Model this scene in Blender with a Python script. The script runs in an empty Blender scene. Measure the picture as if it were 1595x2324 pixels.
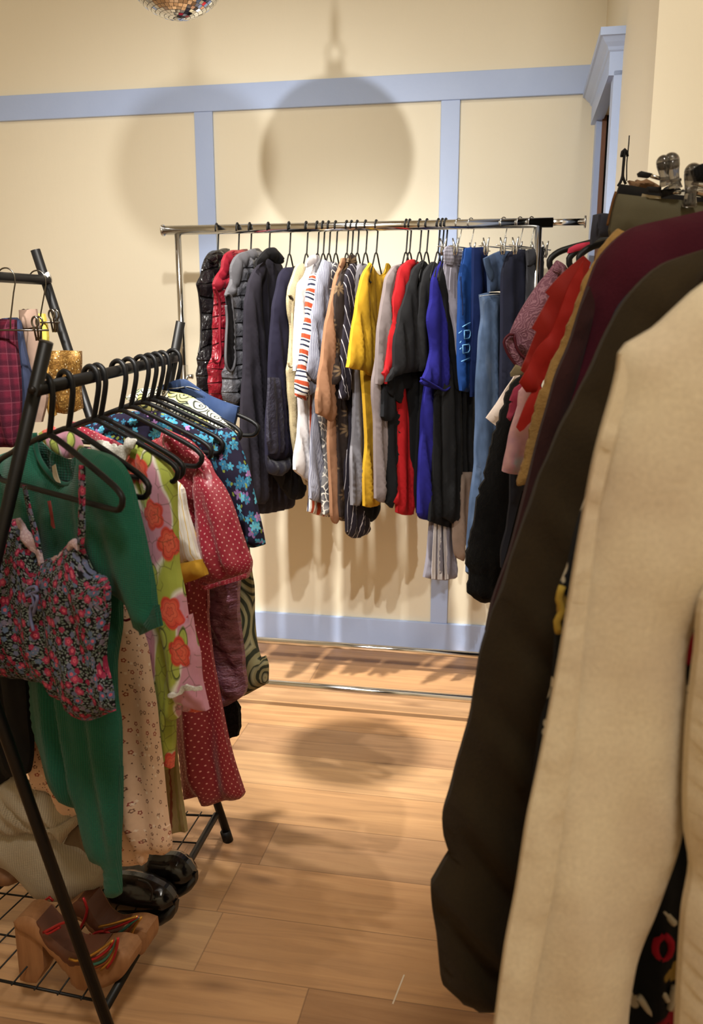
import bpy, bmesh, math, random
import numpy as np
from mathutils import Vector, Matrix, noise
from mathutils.geometry import delaunay_2d_cdt

random.seed(7)
SC = bpy.context.scene
COL = SC.collection
rad = math.radians

# ------------------------------------------------------------------ camera
W, H = 1595, 2324
FPX = 1950.0                       # focal length in pixels of the 1595x2324 frame
PITCH = rad(12.5)
CAMZ = 1.32
CX, CY = W / 2, H / 2
cd = bpy.data.cameras.new('camera')
cam = bpy.data.objects.new('camera', cd)
COL.objects.link(cam)
cam.location = (0, 0, CAMZ)
cam.rotation_euler = (rad(90) - PITCH, 0, 0)
cd.sensor_fit = 'HORIZONTAL'
cd.sensor_width = 36.0
cd.lens = 36.0 * FPX / W
cd.clip_start = 0.05
cd.dof.use_dof = True
cd.dof.focus_distance = 2.05
cd.dof.aperture_fstop = 8.0
SC.camera = cam

# ------------------------------------------------------------------ world, lamps, exposure
SC.view_settings.view_transform = 'Standard'
SC.view_settings.look = 'None'
SC.view_settings.gamma = 1.0
SC.view_settings.exposure = 0.12
SC.view_settings.use_curve_mapping = False
wd = bpy.data.worlds.new('world')
SC.world = wd
wd.use_nodes = True
wd.node_tree.nodes['Background'].inputs[0].default_value = (1.0, 0.86, 0.68, 1)
wd.node_tree.nodes['Background'].inputs[1].default_value = 0.05


def lamp(name, kind, loc, aim, power, color, size=0.02, spot=None, blend=0.5):
    l = bpy.data.lights.new(name, kind)
    l.energy = power
    l.color = color
    if kind == 'AREA':
        l.shape = 'DISK'
        l.size = size
    else:
        l.shadow_soft_size = size
    if kind == 'SPOT':
        l.spot_size = rad(spot)
        l.spot_blend = blend
    o = bpy.data.objects.new(name, l)
    COL.objects.link(o)
    o.location = loc
    d = Vector(aim) - Vector(loc)
    o.rotation_euler = d.to_track_quat('-Z', 'Y').to_euler()
    return o


WHITE_L = (1.0, 0.975, 0.935)
WARM = (1.0, 0.95, 0.86)
lamp('wall_spot', 'SPOT', (-0.582, 1.158, 2.18), (-0.02, 3.4, 0.68), 94, WHITE_L, 0.012, 98, 0.75)
lamp('wall_spot', 'SPOT', (-0.244, 1.158, 2.178), (-1.1, 3.4, 0.75), 70, WHITE_L, 0.026, 98, 0.75)
lamp('wall_spot', 'SPOT', (-0.95, 0.95, 2.85), (0.80, 1.97, 2.05), 42, WHITE_L, 0.03, 50, 0.9)  # extra spot added to brighten the pier, no known fixture
lamp('ceiling_spot', 'SPOT', (-0.80, 1.58, 4.35), (0.15, 3.1, 0), 1150, WARM, 0.05, 36, 1.0)
lamp('ambient_fill', 'AREA', (0.3, -0.7, 4.35), (0.3, -0.7, 0), 76, WARM, 0.7)  # unseen fill added behind the camera to lift the ambient light


# ------------------------------------------------------------------ small helpers
def lin(c):
    out = []
    for v in c[:3]:
        v = v / 255.0
        out.append(v / 12.92 if v <= 0.04045 else ((v + 0.055) / 1.055) ** 2.4)
    return (out[0], out[1], out[2], 1.0)


def ray(px, py):
    v = (CY - py) / FPX
    c, s = math.cos(PITCH), math.sin(PITCH)
    return Vector(((px - CX) / FPX, c + v * s, -s + v * c))


CAM = Vector((0, 0, CAMZ))


def proj(p):
    r = Vector(p) - CAM
    c, s = math.cos(PITCH), math.sin(PITCH)
    fw = r.y * c - r.z * s
    up = r.y * s + r.z * c
    return CX + FPX * r.x / fw, CY - FPX * up / fw


def at_depth(px, py, D):
    r = ray(px, py)
    return CAM + r * (D / r.y)


def at_height(px, py, z):
    r = ray(px, py)
    return CAM + r * ((z - CAMZ) / r.z)


CROPS = dict(a=(430, 490, 3.0567), b=(640, 490, 3.0577), c=(840, 490, 3.0577), d=(940, 490, 2.582),
             e=(0, 540, 2.492), f=(0, 900, 2.492), g=(0, 1300, 2.492), h=(0, 1740, 2.492),
             i=(1050, 560, 4.151), j=(960, 1080, 2.512), k=(960, 1640, 2.512), l=(1220, 300, 4.253), p=(0, 0, 1.0))


def tr(s):
    """traced outline: measurements taken on enlarged details of the photograph"""
    k = CROPS['p']
    out = []
    for t in s.split():
        if t in CROPS:
            k = CROPS[t]
        else:
            x, y = t.split(',')
            out.append((k[0] + float(x) / k[2], k[1] + float(y) / k[2]))
    return out


class Plane:
    """a vertical plane in the room: origin (x, y) and the heading of its horizontal axis"""

    def __init__(s, o, ang):
        s.o = Vector((o[0], o[1], 0))
        s.u = Vector((math.cos(ang), math.sin(ang), 0))
        s.n = Vector((math.sin(ang), -math.cos(ang), 0))

    def sz(s, px, py):
        r = ray(px, py)
        t = (s.o - Vector((0, 0, 0))).dot(s.n) / r.dot(s.n)
        p = CAM + r * t
        return (p - s.o).dot(s.u), p.z

    def pt(s, q, off=0.0):
        return s.o + s.u * q[0] + s.n * off + Vector((0, 0, q[1]))

    def moved(s, off):
        m = Plane((0, 0), 0)
        m.o, m.u, m.n = s.o + s.n * off, s.u, s.n
        return m


def link(o, parent=None):
    COL.objects.link(o)
    if parent is not None:
        o.parent = parent
    return o


def obj(name, verts, faces, mat, parent=None, smooth=True, uv=None):
    """one mesh object, its origin at its own base; coordinates are given in the room's frame"""
    V = np.array([tuple(v) for v in verts], dtype=float)
    base = Vector((float((V[:, 0].min() + V[:, 0].max()) / 2), float((V[:, 1].min() + V[:, 1].max()) / 2), float(V[:, 2].min())))
    me = bpy.data.meshes.new(name)
    me.from_pydata([tuple(v) for v in (V - np.array(base))], [], [tuple(f) for f in faces])
    if uv is not None:
        lay = me.uv_layers.new(name='UVMap')
        idx = np.empty(len(me.loops), dtype=np.int32)
        me.loops.foreach_get('vertex_index', idx)
        lay.data.foreach_set('uv', np.array(uv, dtype=np.float32)[idx].ravel())
    if smooth:
        me.polygons.foreach_set('use_smooth', [True] * len(me.polygons))
    me.materials.append(mat)
    me.update()
    o = bpy.data.objects.new(name, me)
    link(o, parent)
    pl = parent
    off = Vector((0, 0, 0))
    while pl is not None:
        off += pl.location
        pl = pl.parent
    o.location = base - off
    return o


def tag(o, label, cat, group=None):
    o['label'] = label
    o['category'] = cat
    if group:
        o['group'] = group
    return o


def thing(name, label, cat, loc, group=None):
    o = bpy.data.objects.new(name, None)
    o.empty_display_size = 0.05
    link(o)
    o.location = loc
    return tag(o, label, cat, group)


def structure(o):
    o['kind'] = 'structure'
    return o


def box_vf(c, sx, sy, sz, ang=0.0):
    ca, sa = math.cos(ang), math.sin(ang)
    vs = []
    for z in (-.5, .5):
        for x, y in ((-.5, -.5), (.5, -.5), (.5, .5), (-.5, .5)):
            X, Y = x * sx, y * sy
            vs.append((c[0] + X * ca - Y * sa, c[1] + X * sa + Y * ca, c[2] + z * sz))
    fs = [(0, 3, 2, 1), (4, 5, 6, 7), (0, 1, 5, 4), (1, 2, 6, 5), (2, 3, 7, 6), (3, 0, 4, 7)]
    return vs, fs


class MB:
    def __init__(s):
        s.v, s.f = [], []

    def add(s, vf):
        n = len(s.v)
        s.v += [tuple(x) for x in vf[0]]
        s.f += [tuple(i + n for i in f) for f in vf[1]]
        return s


def bevel(o, w=0.003, seg=2):
    m = o.modifiers.new('edge', 'BEVEL')
    m.width = w
    m.segments = seg
    m.limit_method = 'ANGLE'
    return o


def tube_vf(path, r, seg=8, closed=False, caps=True):
    P = [Vector(p) for p in path]
    n = len(P)
    rs = r if isinstance(r, (list, tuple)) else [r] * n
    tang = []
    for i in range(n):
        a = P[(i - 1) % n] if (closed or i > 0) else P[0]
        b = P[(i + 1) % n] if (closed or i < n - 1) else P[-1]
        t = b - a
        tang.append(t.normalized() if t.length > 1e-9 else Vector((0, 0, 1)))
    ref = Vector((0, 0, 1)) if abs(tang[0].z) < 0.9 else Vector((1, 0, 0))
    nrm = (ref - tang[0] * ref.dot(tang[0])).normalized()
    vs, fs = [], []
    for i in range(n):
        nrm = nrm - tang[i] * nrm.dot(tang[i])
        nrm = nrm.normalized() if nrm.length > 1e-6 else tang[i].orthogonal().normalized()
        bi = tang[i].cross(nrm)
        for k in range(seg):
            a = 2 * math.pi * k / seg
            vs.append(P[i] + (nrm * math.cos(a) + bi * math.sin(a)) * rs[i])
    rows = n if closed else n - 1
    for i in range(rows):
        j = (i + 1) % n
        for k in range(seg):
            l = (k + 1) % seg
            fs.append((i * seg + k, i * seg + l, j * seg + l, j * seg + k))
    if caps and not closed:
        fs.append(tuple(range(seg))[::-1])
        fs.append(tuple((n - 1) * seg + k for k in range(seg)))
    return vs, fs


def crom(pts, step, closed=True, sharp=False):
    """Catmull-Rom through the traced points"""
    n = len(pts)
    out = []

    def corner(i):
        if not closed and (i == 0 or i == n - 1):
            return False
        a, b, c = pts[(i - 1) % n], pts[i % n], pts[(i + 1) % n]
        u = [b[d] - a[d] for d in range(len(b))]
        v = [c[d] - b[d] for d in range(len(b))]
        lu, lv = math.hypot(*u), math.hypot(*v)
        if lu < 1e-9 or lv < 1e-9:
            return True
        return sum(p * q for p, q in zip(u, v)) / (lu * lv) < math.cos(rad(48))
    rng = range(n) if closed else range(n - 1)
    for i in rng:
        if closed:
            p0, p1, p2, p3 = pts[(i - 1) % n], pts[i], pts[(i + 1) % n], pts[(i + 2) % n]
        else:
            p0, p1, p2, p3 = pts[max(i - 1, 0)], pts[i], pts[i + 1], pts[min(i + 2, n - 1)]
        L = math.dist(p1, p2)
        k = max(1, int(L / step + 0.5))
        # damp tangents where neighbouring spans are much longer
        m1 = [(p2[d] - p0[d]) * 0.5 for d in range(len(p1))]
        m2 = [(p3[d] - p1[d]) * 0.5 for d in range(len(p1))]
        if sharp and corner(i):
            m1 = [(p2[d] - p1[d]) for d in range(len(p1))]
        if sharp and corner((i + 1) % n):
            m2 = [(p2[d] - p1[d]) for d in range(len(p1))]
        l1, l2 = math.hypot(*m1), math.hypot(*m2)
        if l1 > L * 0.9:
            m1 = [v * L * 0.9 / l1 for v in m1]
        if l2 > L * 0.9:
            m2 = [v * L * 0.9 / l2 for v in m2]
        for j in range(k):
            t = j / k
            h00, h10, h01, h11 = 2 * t**3 - 3 * t**2 + 1, t**3 - 2 * t**2 + t, -2 * t**3 + 3 * t**2, t**3 - t**2
            out.append(tuple(h00 * p1[d] + h10 * m1[d] + h01 * p2[d] + h11 * m2[d] for d in range(len(p1))))
    if not closed:
        out.append(tuple(pts[-1]))
    return out


def cloth(name, pts, plane, mat, parent=None, T=0.022, R=0.05, fold=(0.009, 0.06, 0.1), wr=0.0012, off=0.0, h=0.013,
          back=0.35, quilt=None, jag=0.0, seed=0, smooth=True, rimf=None):
    """a hanging piece of cloth: outline in its own plane, filled and given a front and a back that bulge and fold"""
    if isinstance(pts, str):
        pts = tr(pts)
    if rimf is None:
        rimf = min(0.5, 0.0075 / T)
    if off:
        plane = plane.moved(off)
    q = [plane.sz(*p) for p in pts]
    q = crom(q, h * 0.8, True, True) if smooth else q
    if jag:
        q = [(x + noise.noise((x * 90, z * 90, seed + 3.1)) * jag, z + noise.noise((x * 90, z * 90, seed + 9.7)) * jag) for x, z in q]
    B = np.array(q)
    lo, hi = B.min(0), B.max(0)
    gx, gz = np.meshgrid(np.arange(lo[0], hi[0] + h, h), np.arange(lo[1], hi[1] + h, h * 0.87))
    gx = gx + (np.arange(gx.shape[0]) % 2)[:, None] * h * 0.5
    G = np.stack([gx.ravel(), gz.ravel()], 1)

    def bdist(Q, want=False):
        A, C = B, np.roll(B, -1, 0)
        d = C - A
        L2 = (d * d).sum(1) + 1e-12
        out = np.empty(len(Q))
        near = np.empty((len(Q), 2))
        for k in range(0, len(Q), 1500):
            q_ = Q[k:k + 1500]
            t = np.clip(((q_[:, None, :] - A[None]) * d[None]).sum(2) / L2[None], 0, 1)
            pr = A[None] + t[..., None] * d[None]
            dd = ((q_[:, None, :] - pr) ** 2).sum(2)
            w_ = dd.argmin(1)
            out[k:k + 1500] = np.sqrt(dd[np.arange(len(q_)), w_])
            near[k:k + 1500] = pr[np.arange(len(q_)), w_]
        return (out, near) if want else out

    def inside(Q):
        A, C = B, np.roll(B, -1, 0)
        r = np.zeros(len(Q), bool)
        for a, c in zip(A, C):
            m = (a[1] > Q[:, 1]) != (c[1] > Q[:, 1])
            if c[1] != a[1]:
                r ^= m & (Q[:, 0] < (c[0] - a[0]) * (Q[:, 1] - a[1]) / (c[1] - a[1]) + a[0])
        return r
    G = G[inside(G)]
    if len(G):
        G = G[bdist(G) > h * 0.45]
    allp = [Vector((float(a), float(b))) for a, b in B] + [Vector((float(a), float(b))) for a, b in G]
    nb = len(B)
    r = delaunay_2d_cdt(allp, [], [list(range(nb))], 1, 1e-7)
    vo, fo = r[0], r[2]
    V = np.array([(v.x, v.y) for v in vo])
    d, near = bdist(V, True)
    outw = near - V
    rim = d < 1e-6
    sgn = 1.0 if sum(B[i][0] * B[(i + 1) % nb][1] - B[(i + 1) % nb][0] * B[i][1] for i in range(nb)) > 0 else -1.0
    tg = np.roll(B, -1, 0) - np.roll(B, 1, 0)
    bn = np.stack([tg[:, 1], -tg[:, 0]], 1) * sgn
    for k in np.nonzero(rim)[0]:
        outw[k] = bn[((B - V[k]) ** 2).sum(1).argmin()]
    outw = outw / (np.linalg.norm(outw, axis=1, keepdims=True) + 1e-12)
    top, bot = hi[1], lo[1]
    w = np.clip(d / R, 0, 1)
    bulge = T * (rimf + (1 - rimf) * np.sqrt(np.clip(1 - (1 - w) ** 2, 0, 1)))
    f = np.zeros(len(V))
    amp, lam, sl = fold
    for k, (x, z) in enumerate(V):
        down = (top - z) / max(1e-6, top - bot)
        n1 = noise.noise((x * 5 + seed * 3.3, z * 2.2, seed * 1.7))
        ph = (x + sl * z) / lam * 2 * math.pi + 2.6 * n1 + seed
        f[k] = amp * (math.sin(ph) + 0.5 * math.sin(ph * 1.73 + 1 + seed)) * (0.25 + 0.75 * down)
        f[k] += wr * 2.2 * noise.noise((x * 28 + seed, z * 19 + seed, 0.5)) + wr * noise.noise((x * 60, z * 50, 2.5 + seed))
        if quilt:
            ql, qd = quilt
            zz = z + 0.012 * noise.noise((x * 9, z * 9, seed))
            f[k] += qd * (abs(math.sin(math.pi * zz / ql)) ** 0.6 - 0.6) + 0.35 * qd * noise.noise((x * 35, z * 35, seed + 4))
    f *= 0.35 + 0.65 * np.clip(d / (R * 0.8), 0, 1)
    front = bulge + f
    rear = np.minimum(-bulge * back + f * 0.4, front - 0.0015)
    verts, uv, mf, mbk = [], [], {}, {}
    for k in range(len(V)):
        mf[k] = len(verts)
        verts.append(plane.pt(V[k], front[k]))
        uq = V[k] + outw[k] * (T - bulge[k]) * 1.05
        uv.append((uq[0], uq[1]))
        mbk[k] = len(verts)
        verts.append(plane.pt(V[k], rear[k]))
        uv.append((V[k][0] + 0.37, V[k][1] + 0.11))
    faces = []
    edge = {}
    for t in fo:
        a = [V[i] for i in t]
        area = sum(a[i][0] * a[(i + 1) % len(a)][1] - a[(i + 1) % len(a)][0] * a[i][1] for i in range(len(a)))
        tt = list(t) if area > 0 else list(t)[::-1]
        faces.append(tuple(mf[i] for i in tt))
        faces.append(tuple(mbk[i] for i in tt[::-1]))
        for i in range(len(tt)):
            e = (tt[i], tt[(i + 1) % len(tt)])
            if (e[1], e[0]) in edge:
                del edge[(e[1], e[0])]
            else:
                edge[e] = 1
    for i, j in edge:                                   # the cut edge of the cloth
        n0 = len(verts)
        verts += [verts[mf[i]], verts[mf[j]], verts[mbk[j]], verts[mbk[i]]]
        ei, ej = outw[i] * (front[i] - rear[i]), outw[j] * (front[j] - rear[j])
        a_, b_ = uv[mf[i]], uv[mf[j]]
        uv += [a_, b_, (b_[0] + ej[0], b_[1] + ej[1]), (a_[0] + ei[0], a_[1] + ei[1])]
        faces.append((n0, n0 + 3, n0 + 2, n0 + 1))
    return obj(name, verts, faces, mat, parent, True, uv)


def trace_tube(name, pts, plane, r, mat, parent=None, off=0.0, seg=6, step=0.01, smooth=True):
    if isinstance(pts, str):
        pts = tr(pts)
    plane = plane.moved(off)
    q = [plane.sz(*p) for p in pts]
    q = crom(q, step, False) if smooth else q
    v, f = tube_vf([plane.pt(a) for a in q], r, seg)
    return obj(name, v, f, mat, parent)


# ------------------------------------------------------------------ materials
class NT:
    """short-hand for building node trees"""

    def __init__(s, name):
        s.m = bpy.data.materials.new(name)
        s.m.use_nodes = True
        s.t = s.m.node_tree
        s.b = s.t.nodes['Principled BSDF']

    def node(s, kind, **kw):
        n = s.t.nodes.new(kind)
        for k, v in kw.items():
            setattr(n, k, v)
        return n

    def put(s, sock, v):
        if hasattr(v, 'is_linked') or isinstance(v, bpy.types.NodeSocket):
            s.t.links.new(v, sock)
        elif isinstance(v, (tuple, list)) and len(v) == 3 and sock.type == 'RGBA':
            sock.default_value = lin(v)
        else:
            sock.default_value = v

    def math(s, op, a, b=0.0, c=None):
        n = s.node('ShaderNodeMath', operation=op)
        s.put(n.inputs[0], a)
        s.put(n.inputs[1], b)
        if c is not None:
            s.put(n.inputs[2], c)
        return n.outputs[0]

    def vmath(s, op, a, b=None, scale=None):
        n = s.node('ShaderNodeVectorMath', operation=op)
        s.put(n.inputs[0], a)
        if b is not None:
            s.put(n.inputs[1], b)
        if scale is not None:
            s.put(n.inputs['Scale'], scale)
        return n.outputs['Value'] if op in ('LENGTH', 'DOT_PRODUCT', 'DISTANCE') else n.outputs[0]

    def mix(s, f, a, b, blend='MIX'):
        n = s.node('ShaderNodeMix', data_type='RGBA', blend_type=blend)
        s.put(n.inputs[0], f)
        s.put(n.inputs[6], a)
        s.put(n.inputs[7], b)
        return n.outputs[2]

    def ramp(s, f, stops, interp='LINEAR'):
        n = s.node('ShaderNodeValToRGB')
        r = n.color_ramp
        r.interpolation = interp
        while len(r.elements) > 1:
            r.elements.remove(r.elements[-1])
        r.elements[0].position = stops[0][0]
        r.elements[0].color = lin(stops[0][1])
        for p, c in stops[1:]:
            e = r.elements.new(p)
            e.color = lin(c)
        s.put(n.inputs[0], f)
        return n.outputs[0]

    def uv(s):
        return s.node('ShaderNodeTexCoord').outputs['UV']

    def objco(s):
        return s.node('ShaderNodeTexCoord').outputs['Object']

    def world(s):
        return s.node('ShaderNodeNewGeometry').outputs['Position']

    def xyz(s, v):
        n = s.node('ShaderNodeSeparateXYZ')
        s.put(n.inputs[0], v)
        return n.outputs[0], n.outputs[1], n.outputs[2]

    def comb(s, x, y, z=0.0):
        n = s.node('ShaderNodeCombineXYZ')
        s.put(n.inputs[0], x)
        s.put(n.inputs[1], y)
        s.put(n.inputs[2], z)
        return n.outputs[0]

    def mapping(s, v, loc=(0, 0, 0), rot=(0, 0, 0), scale=(1, 1, 1)):
        n = s.node('ShaderNodeMapping')
        s.put(n.inputs[0], v)
        n.inputs[1].default_value = loc
        n.inputs[2].default_value = rot
        n.inputs[3].default_value = scale
        return n.outputs[0]

    def noise(s, v, scale, detail=3.0, rough=0.55, out='Fac'):
        n = s.node('ShaderNodeTexNoise')
        s.put(n.inputs['Vector'], v)
        n.inputs['Scale'].default_value = scale
        n.inputs['Detail'].default_value = detail
        n.inputs['Roughness'].default_value = rough
        return n.outputs[out]

    def vor(s, v, scale, rnd=1.0, feature='F1', dims='2D'):
        n = s.node('ShaderNodeTexVoronoi', voronoi_dimensions=dims, feature=feature)
        s.put(n.inputs['Vector'], v)
        n.inputs['Scale'].default_value = scale
        n.inputs['Randomness'].default_value = rnd
        return n

    def step(s, x, edge, soft):
        """1 below the edge, 0 above"""
        n = s.node('ShaderNodeMapRange')
        s.put(n.inputs[0], x)
        s.put(n.inputs[1], edge - soft)
        s.put(n.inputs[2], edge + soft)
        n.inputs[3].default_value = 1.0
        n.inputs[4].default_value = 0.0
        return n.outputs[0]

    def stripe(s, x, period, width, phase=0.0, soft=0.03):
        t = s.math('FRACT', s.math('ADD', s.math('DIVIDE', x, period), phase))
        d = s.math('ABSOLUTE', s.math('SUBTRACT', t, 0.5))
        return s.step(d, width / 2, soft)

    def flower(s, v, scale, r, petals, rnd=1.0, depth=0.35):
        """mask, cell random value and distance of a scattered flower"""
        vo = s.vor(v, scale, rnd)
        loc = s.vmath('SUBTRACT', v, vo.outputs['Position'])
        x, y, z = s.xyz(loc)
        cr, cg, cb = s.xyz(vo.outputs['Color'])
        ang = s.math('ARCTAN2', y, x)
        ph = s.math('ADD', s.math('MULTIPLY', ang, petals / 2), s.math('MULTIPLY', cr, 6.28))
        pet = s.math('ADD', 1 - depth, s.math('MULTIPLY', s.math('ABSOLUTE', s.math('COSINE', ph)), depth))
        dist = s.math('DIVIDE', s.math('MULTIPLY', s.vmath('LENGTH', loc), scale), pet)
        return s.step(dist, r, 0.03), cg, dist

    def bump(s, h, strength=0.3, dist=0.002):
        n = s.node('ShaderNodeBump')
        n.inputs['Strength'].default_value = strength
        n.inputs['Distance'].default_value = dist
        s.put(n.inputs['Height'], h)
        s.t.links.new(n.outputs[0], s.b.inputs['Normal'])

    def done(s, col, rough=0.85, metal=0.0, spec=None, sheen=0.0, coat=0.0):
        s.put(s.b.inputs['Base Color'], col)
        s.put(s.b.inputs['Roughness'], rough)
        s.b.inputs['Metallic'].default_value = metal
        if spec is not None:
            s.b.inputs['Specular IOR Level'].default_value = spec
        if sheen:
            s.b.inputs['Sheen Weight'].default_value = sheen
            s.b.inputs['Sheen Roughness'].default_value = 0.5
        if coat:
            s.b.inputs['Coat Weight'].default_value = coat
        return s.m


_MC = {}


def fabric(c, rough=0.9, var=0.10, bump=0.25, scale=700, sheen=0.0, spec=0.2):
    """plain woven or jersey cloth"""
    key = ('fab', c, rough, var, bump, scale, sheen, spec)
    if key in _MC:
        return _MC[key]
    n = NT('cloth')
    uv = n.uv()
    a = n.noise(uv, 22, 4)
    c2 = tuple(max(0, v * (1 - var)) for v in c)
    c1 = tuple(min(255, v * (1 + var * 0.6)) for v in c)
    fine = n.noise(uv, scale, 1)
    col = n.mix(a, c2, c1)
    col = n.mix(n.math('MULTIPLY', fine, 0.35), col, tuple(v * 0.7 for v in c))
    n.bump(n.math('ADD', n.math('MULTIPLY', fine, 0.6), a), bump, 0.0015)
    _MC[key] = n.done(col, rough, 0, spec, sheen)
    return _MC[key]


def gloss(c, rough=0.35, metal=0.0, bump=0.0, bs=60, coat=0.0):
    key = ('gl', c, rough, metal, bump, bs, coat)
    if key in _MC:
        return _MC[key]
    n = NT('surface')
    co = n.objco()
    a = n.noise(co, 35, 3)
    col = n.mix(a, tuple(v * 0.88 for v in c), tuple(min(255, v * 1.06) for v in c))
    if bump:
        n.bump(n.noise(co, bs, 3), bump, 0.003)
    _MC[key] = n.done(col, rough, metal, None, 0, coat)
    return _MC[key]


def m_wall():
    n = NT('cream_wall_paint')
    p = n.world()
    a = n.noise(p, 1.3, 3)
    b = n.noise(n.mapping(p, scale=(9, 9, 2.2)), 3, 4)
    col = n.mix(a, (231, 221, 196), (238, 229, 206))
    # pale vertical roller flecks and scuffs
    v = n.vor(n.mapping(p, scale=(9, 9, 2.0)), 1.0, 1.0, 'F1', '3D')
    cr, cg, cb = n.xyz(v.outputs['Color'])
    fl = n.math('MULTIPLY', n.step(v.outputs['Distance'], 0.045, 0.02), n.math('GREATER_THAN', cr, 0.72))
    col = n.mix(n.math('MULTIPLY', fl, 0.55), col, (246, 238, 214))
    n.bump(n.math('ADD', b, n.math('MULTIPLY', n.noise(p, 140, 2), 0.25)), 0.12, 0.006)
    return n.done(col, 0.62, 0, 0.35)


def m_blue():
    n = NT('pale_blue_paint')
    p = n.world()
    a = n.noise(p, 6, 4)
    col = n.mix(a, (168, 187, 226), (180, 198, 234))
    n.bump(n.noise(n.mapping(p, scale=(3, 3, 3)), 20, 4), 0.15, 0.004)
    return n.done(col, 0.42, 0, 0.45)


def m_floor(ang):
    n = NT('oak_laminate_planks')
    p = n.mapping(n.world(), rot=(0, 0, -ang))
    x, y, z = n.xyz(p)
    PW, PL = 0.185, 1.22
    row = n.math('FLOOR', n.math('DIVIDE', n.math('ADD', y, 0.03), PW))
    off = n.math('FRACT', n.math('MULTIPLY', n.math('SINE', n.math('MULTIPLY', row, 12.9898)), 437.585))
    xs = n.math('ADD', n.math('DIVIDE', x, PL), off)
    cell = n.math('FLOOR', xs)
    wn = n.node('ShaderNodeTexWhiteNoise', noise_dimensions='2D')
    n.put(wn.inputs['Vector'], n.comb(row, cell))
    rnd = wn.outputs['Value']
    rr, rg, rb = n.xyz(wn.outputs['Color'])
    # grain, shifted per plank
    g = n.comb(n.math('ADD', n.math('MULTIPLY', x, 1.0), n.math('MULTIPLY', rnd, 37)), n.math('ADD', n.math('MULTIPLY', y, 13.0), n.math('MULTIPLY', rg, 19)))
    wob = n.noise(g, 1.1, 2, 0.5)
    g2 = n.comb(n.math('ADD', n.math('MULTIPLY', x, 2.2), n.math('MULTIPLY', rnd, 91)), n.math('ADD', n.math('MULTIPLY', y, 42), n.math('MULTIPLY', wob, 5.0)))
    grain = n.noise(g2, 1.0, 6, 0.62)
    streak = n.noise(n.comb(n.math('ADD', n.math('MULTIPLY', x, 0.9), n.math('MULTIPLY', rb, 51)), n.math('ADD', n.math('MULTIPLY', y, 26), n.math('MULTIPLY', wob, 2))), 0.8, 3, 0.5)
    col = n.ramp(grain, [(0.30, (140, 100, 64)), (0.48, (190, 148, 104)), (0.62, (208, 168, 122)), (0.8, (218, 182, 138))])
    col = n.mix(n.ramp(streak, [(0.46, (0, 0, 0)), (0.72, (150, 150, 150))]), col, (124, 92, 66))
    tone = n.ramp(rnd, [(0.0, (168, 130, 96)), (0.25, (218, 178, 134)), (0.5, (200, 158, 114)), (0.75, (230, 196, 152)), (1.0, (184, 152, 120))])
    col = n.mix(0.55, col, tone, 'MULTIPLY')
    col = n.mix(0.38, col, tone)
    # knots
    kv = n.vor(n.comb(n.math('MULTIPLY', x, 1.7), n.math('MULTIPLY', y, 5.5)), 1.0, 1.0)
    col = n.mix(n.math('MULTIPLY', n.step(kv.outputs['Distance'], 0.07, 0.06), 0.55), col, (96, 64, 40))
    fy = n.math('FRACT', n.math('DIVIDE', n.math('ADD', y, 0.03), PW))
    ey = n.math('MULTIPLY', n.math('MINIMUM', fy, n.math('SUBTRACT', 1.0, fy)), PW)
    fx = n.math('FRACT', xs)
    ex = n.math('MULTIPLY', n.math('MINIMUM', fx, n.math('SUBTRACT', 1.0, fx)), PL)
    seam = n.step(n.math('MINIMUM', ex, ey), 0.0014, 0.0008)
    col = n.mix(n.math('MULTIPLY', seam, 0.45), col, (84, 58, 40))
    n.bump(n.math('SUBTRACT', n.math('MULTIPLY', grain, 0.4), seam), 0.25, 0.0015)
    return n.done(col, n.math('ADD', 0.36, n.math('MULTIPLY', grain, 0.16)), 0, 0.4)


def m_chrome():
    n = NT('chrome')
    a = n.noise(n.objco(), 14, 2)
    return n.done(n.mix(a, (200, 200, 200), (226, 226, 224)), 0.13, 1.0)


def m_puffer(c, rough=0.3, baffle=0.0):
    n = NT('puffer_nylon')
    uv = n.uv()
    a = n.noise(n.mapping(uv, scale=(1.3, 0.9, 1)), 30, 3, 0.55)
    x, y, z = n.xyz(uv)
    if baffle:
        yy = n.math('ADD', y, n.math('MULTIPLY', n.noise(uv, 7, 1), 0.012))
        seam = n.stripe(yy, baffle, 0.10, 0.5, 0.05)
    col = n.mix(n.noise(uv, 9, 2), tuple(v * 0.85 for v in c), tuple(min(255, v * 1.1) for v in c))
    if baffle:
        col = n.mix(n.math('MULTIPLY', seam, 0.6), col, tuple(v * 0.35 for v in c))
        a = n.math('SUBTRACT', a, n.math('MULTIPLY', seam, 0.8))
    n.bump(a, 0.9, 0.010)
    return n.done(col, rough, 0, 0.55)


def m_ribs(c, period=0.005, dark=0.7, vertical=True, rough=0.95, mott=0.12):
    """knit: fine ribs"""
    n = NT('knit')
    uv = n.uv()
    x, y, z = n.xyz(uv)
    w = n.math('SINE', n.math('MULTIPLY', x if vertical else y, 2 * math.pi / period))
    w2 = n.math('SINE', n.math('MULTIPLY', y if vertical else x, 2 * math.pi / (period * 0.8)))
    hgt = n.math('ADD', n.math('MULTIPLY', w, 0.5), n.math('MULTIPLY', w2, 0.28))
    base = n.mix(n.noise(uv, 16, 3), tuple(v * (1 - mott) for v in c), tuple(min(255, v * (1 + mott * .5)) for v in c))
    col = n.mix(n.step(hgt, -0.15, 0.4), base, tuple(v * dark for v in c))
    n.bump(hgt, 0.5, 0.0012)
    return n.done(col, rough, 0, 0.15, 0.15)


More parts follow.
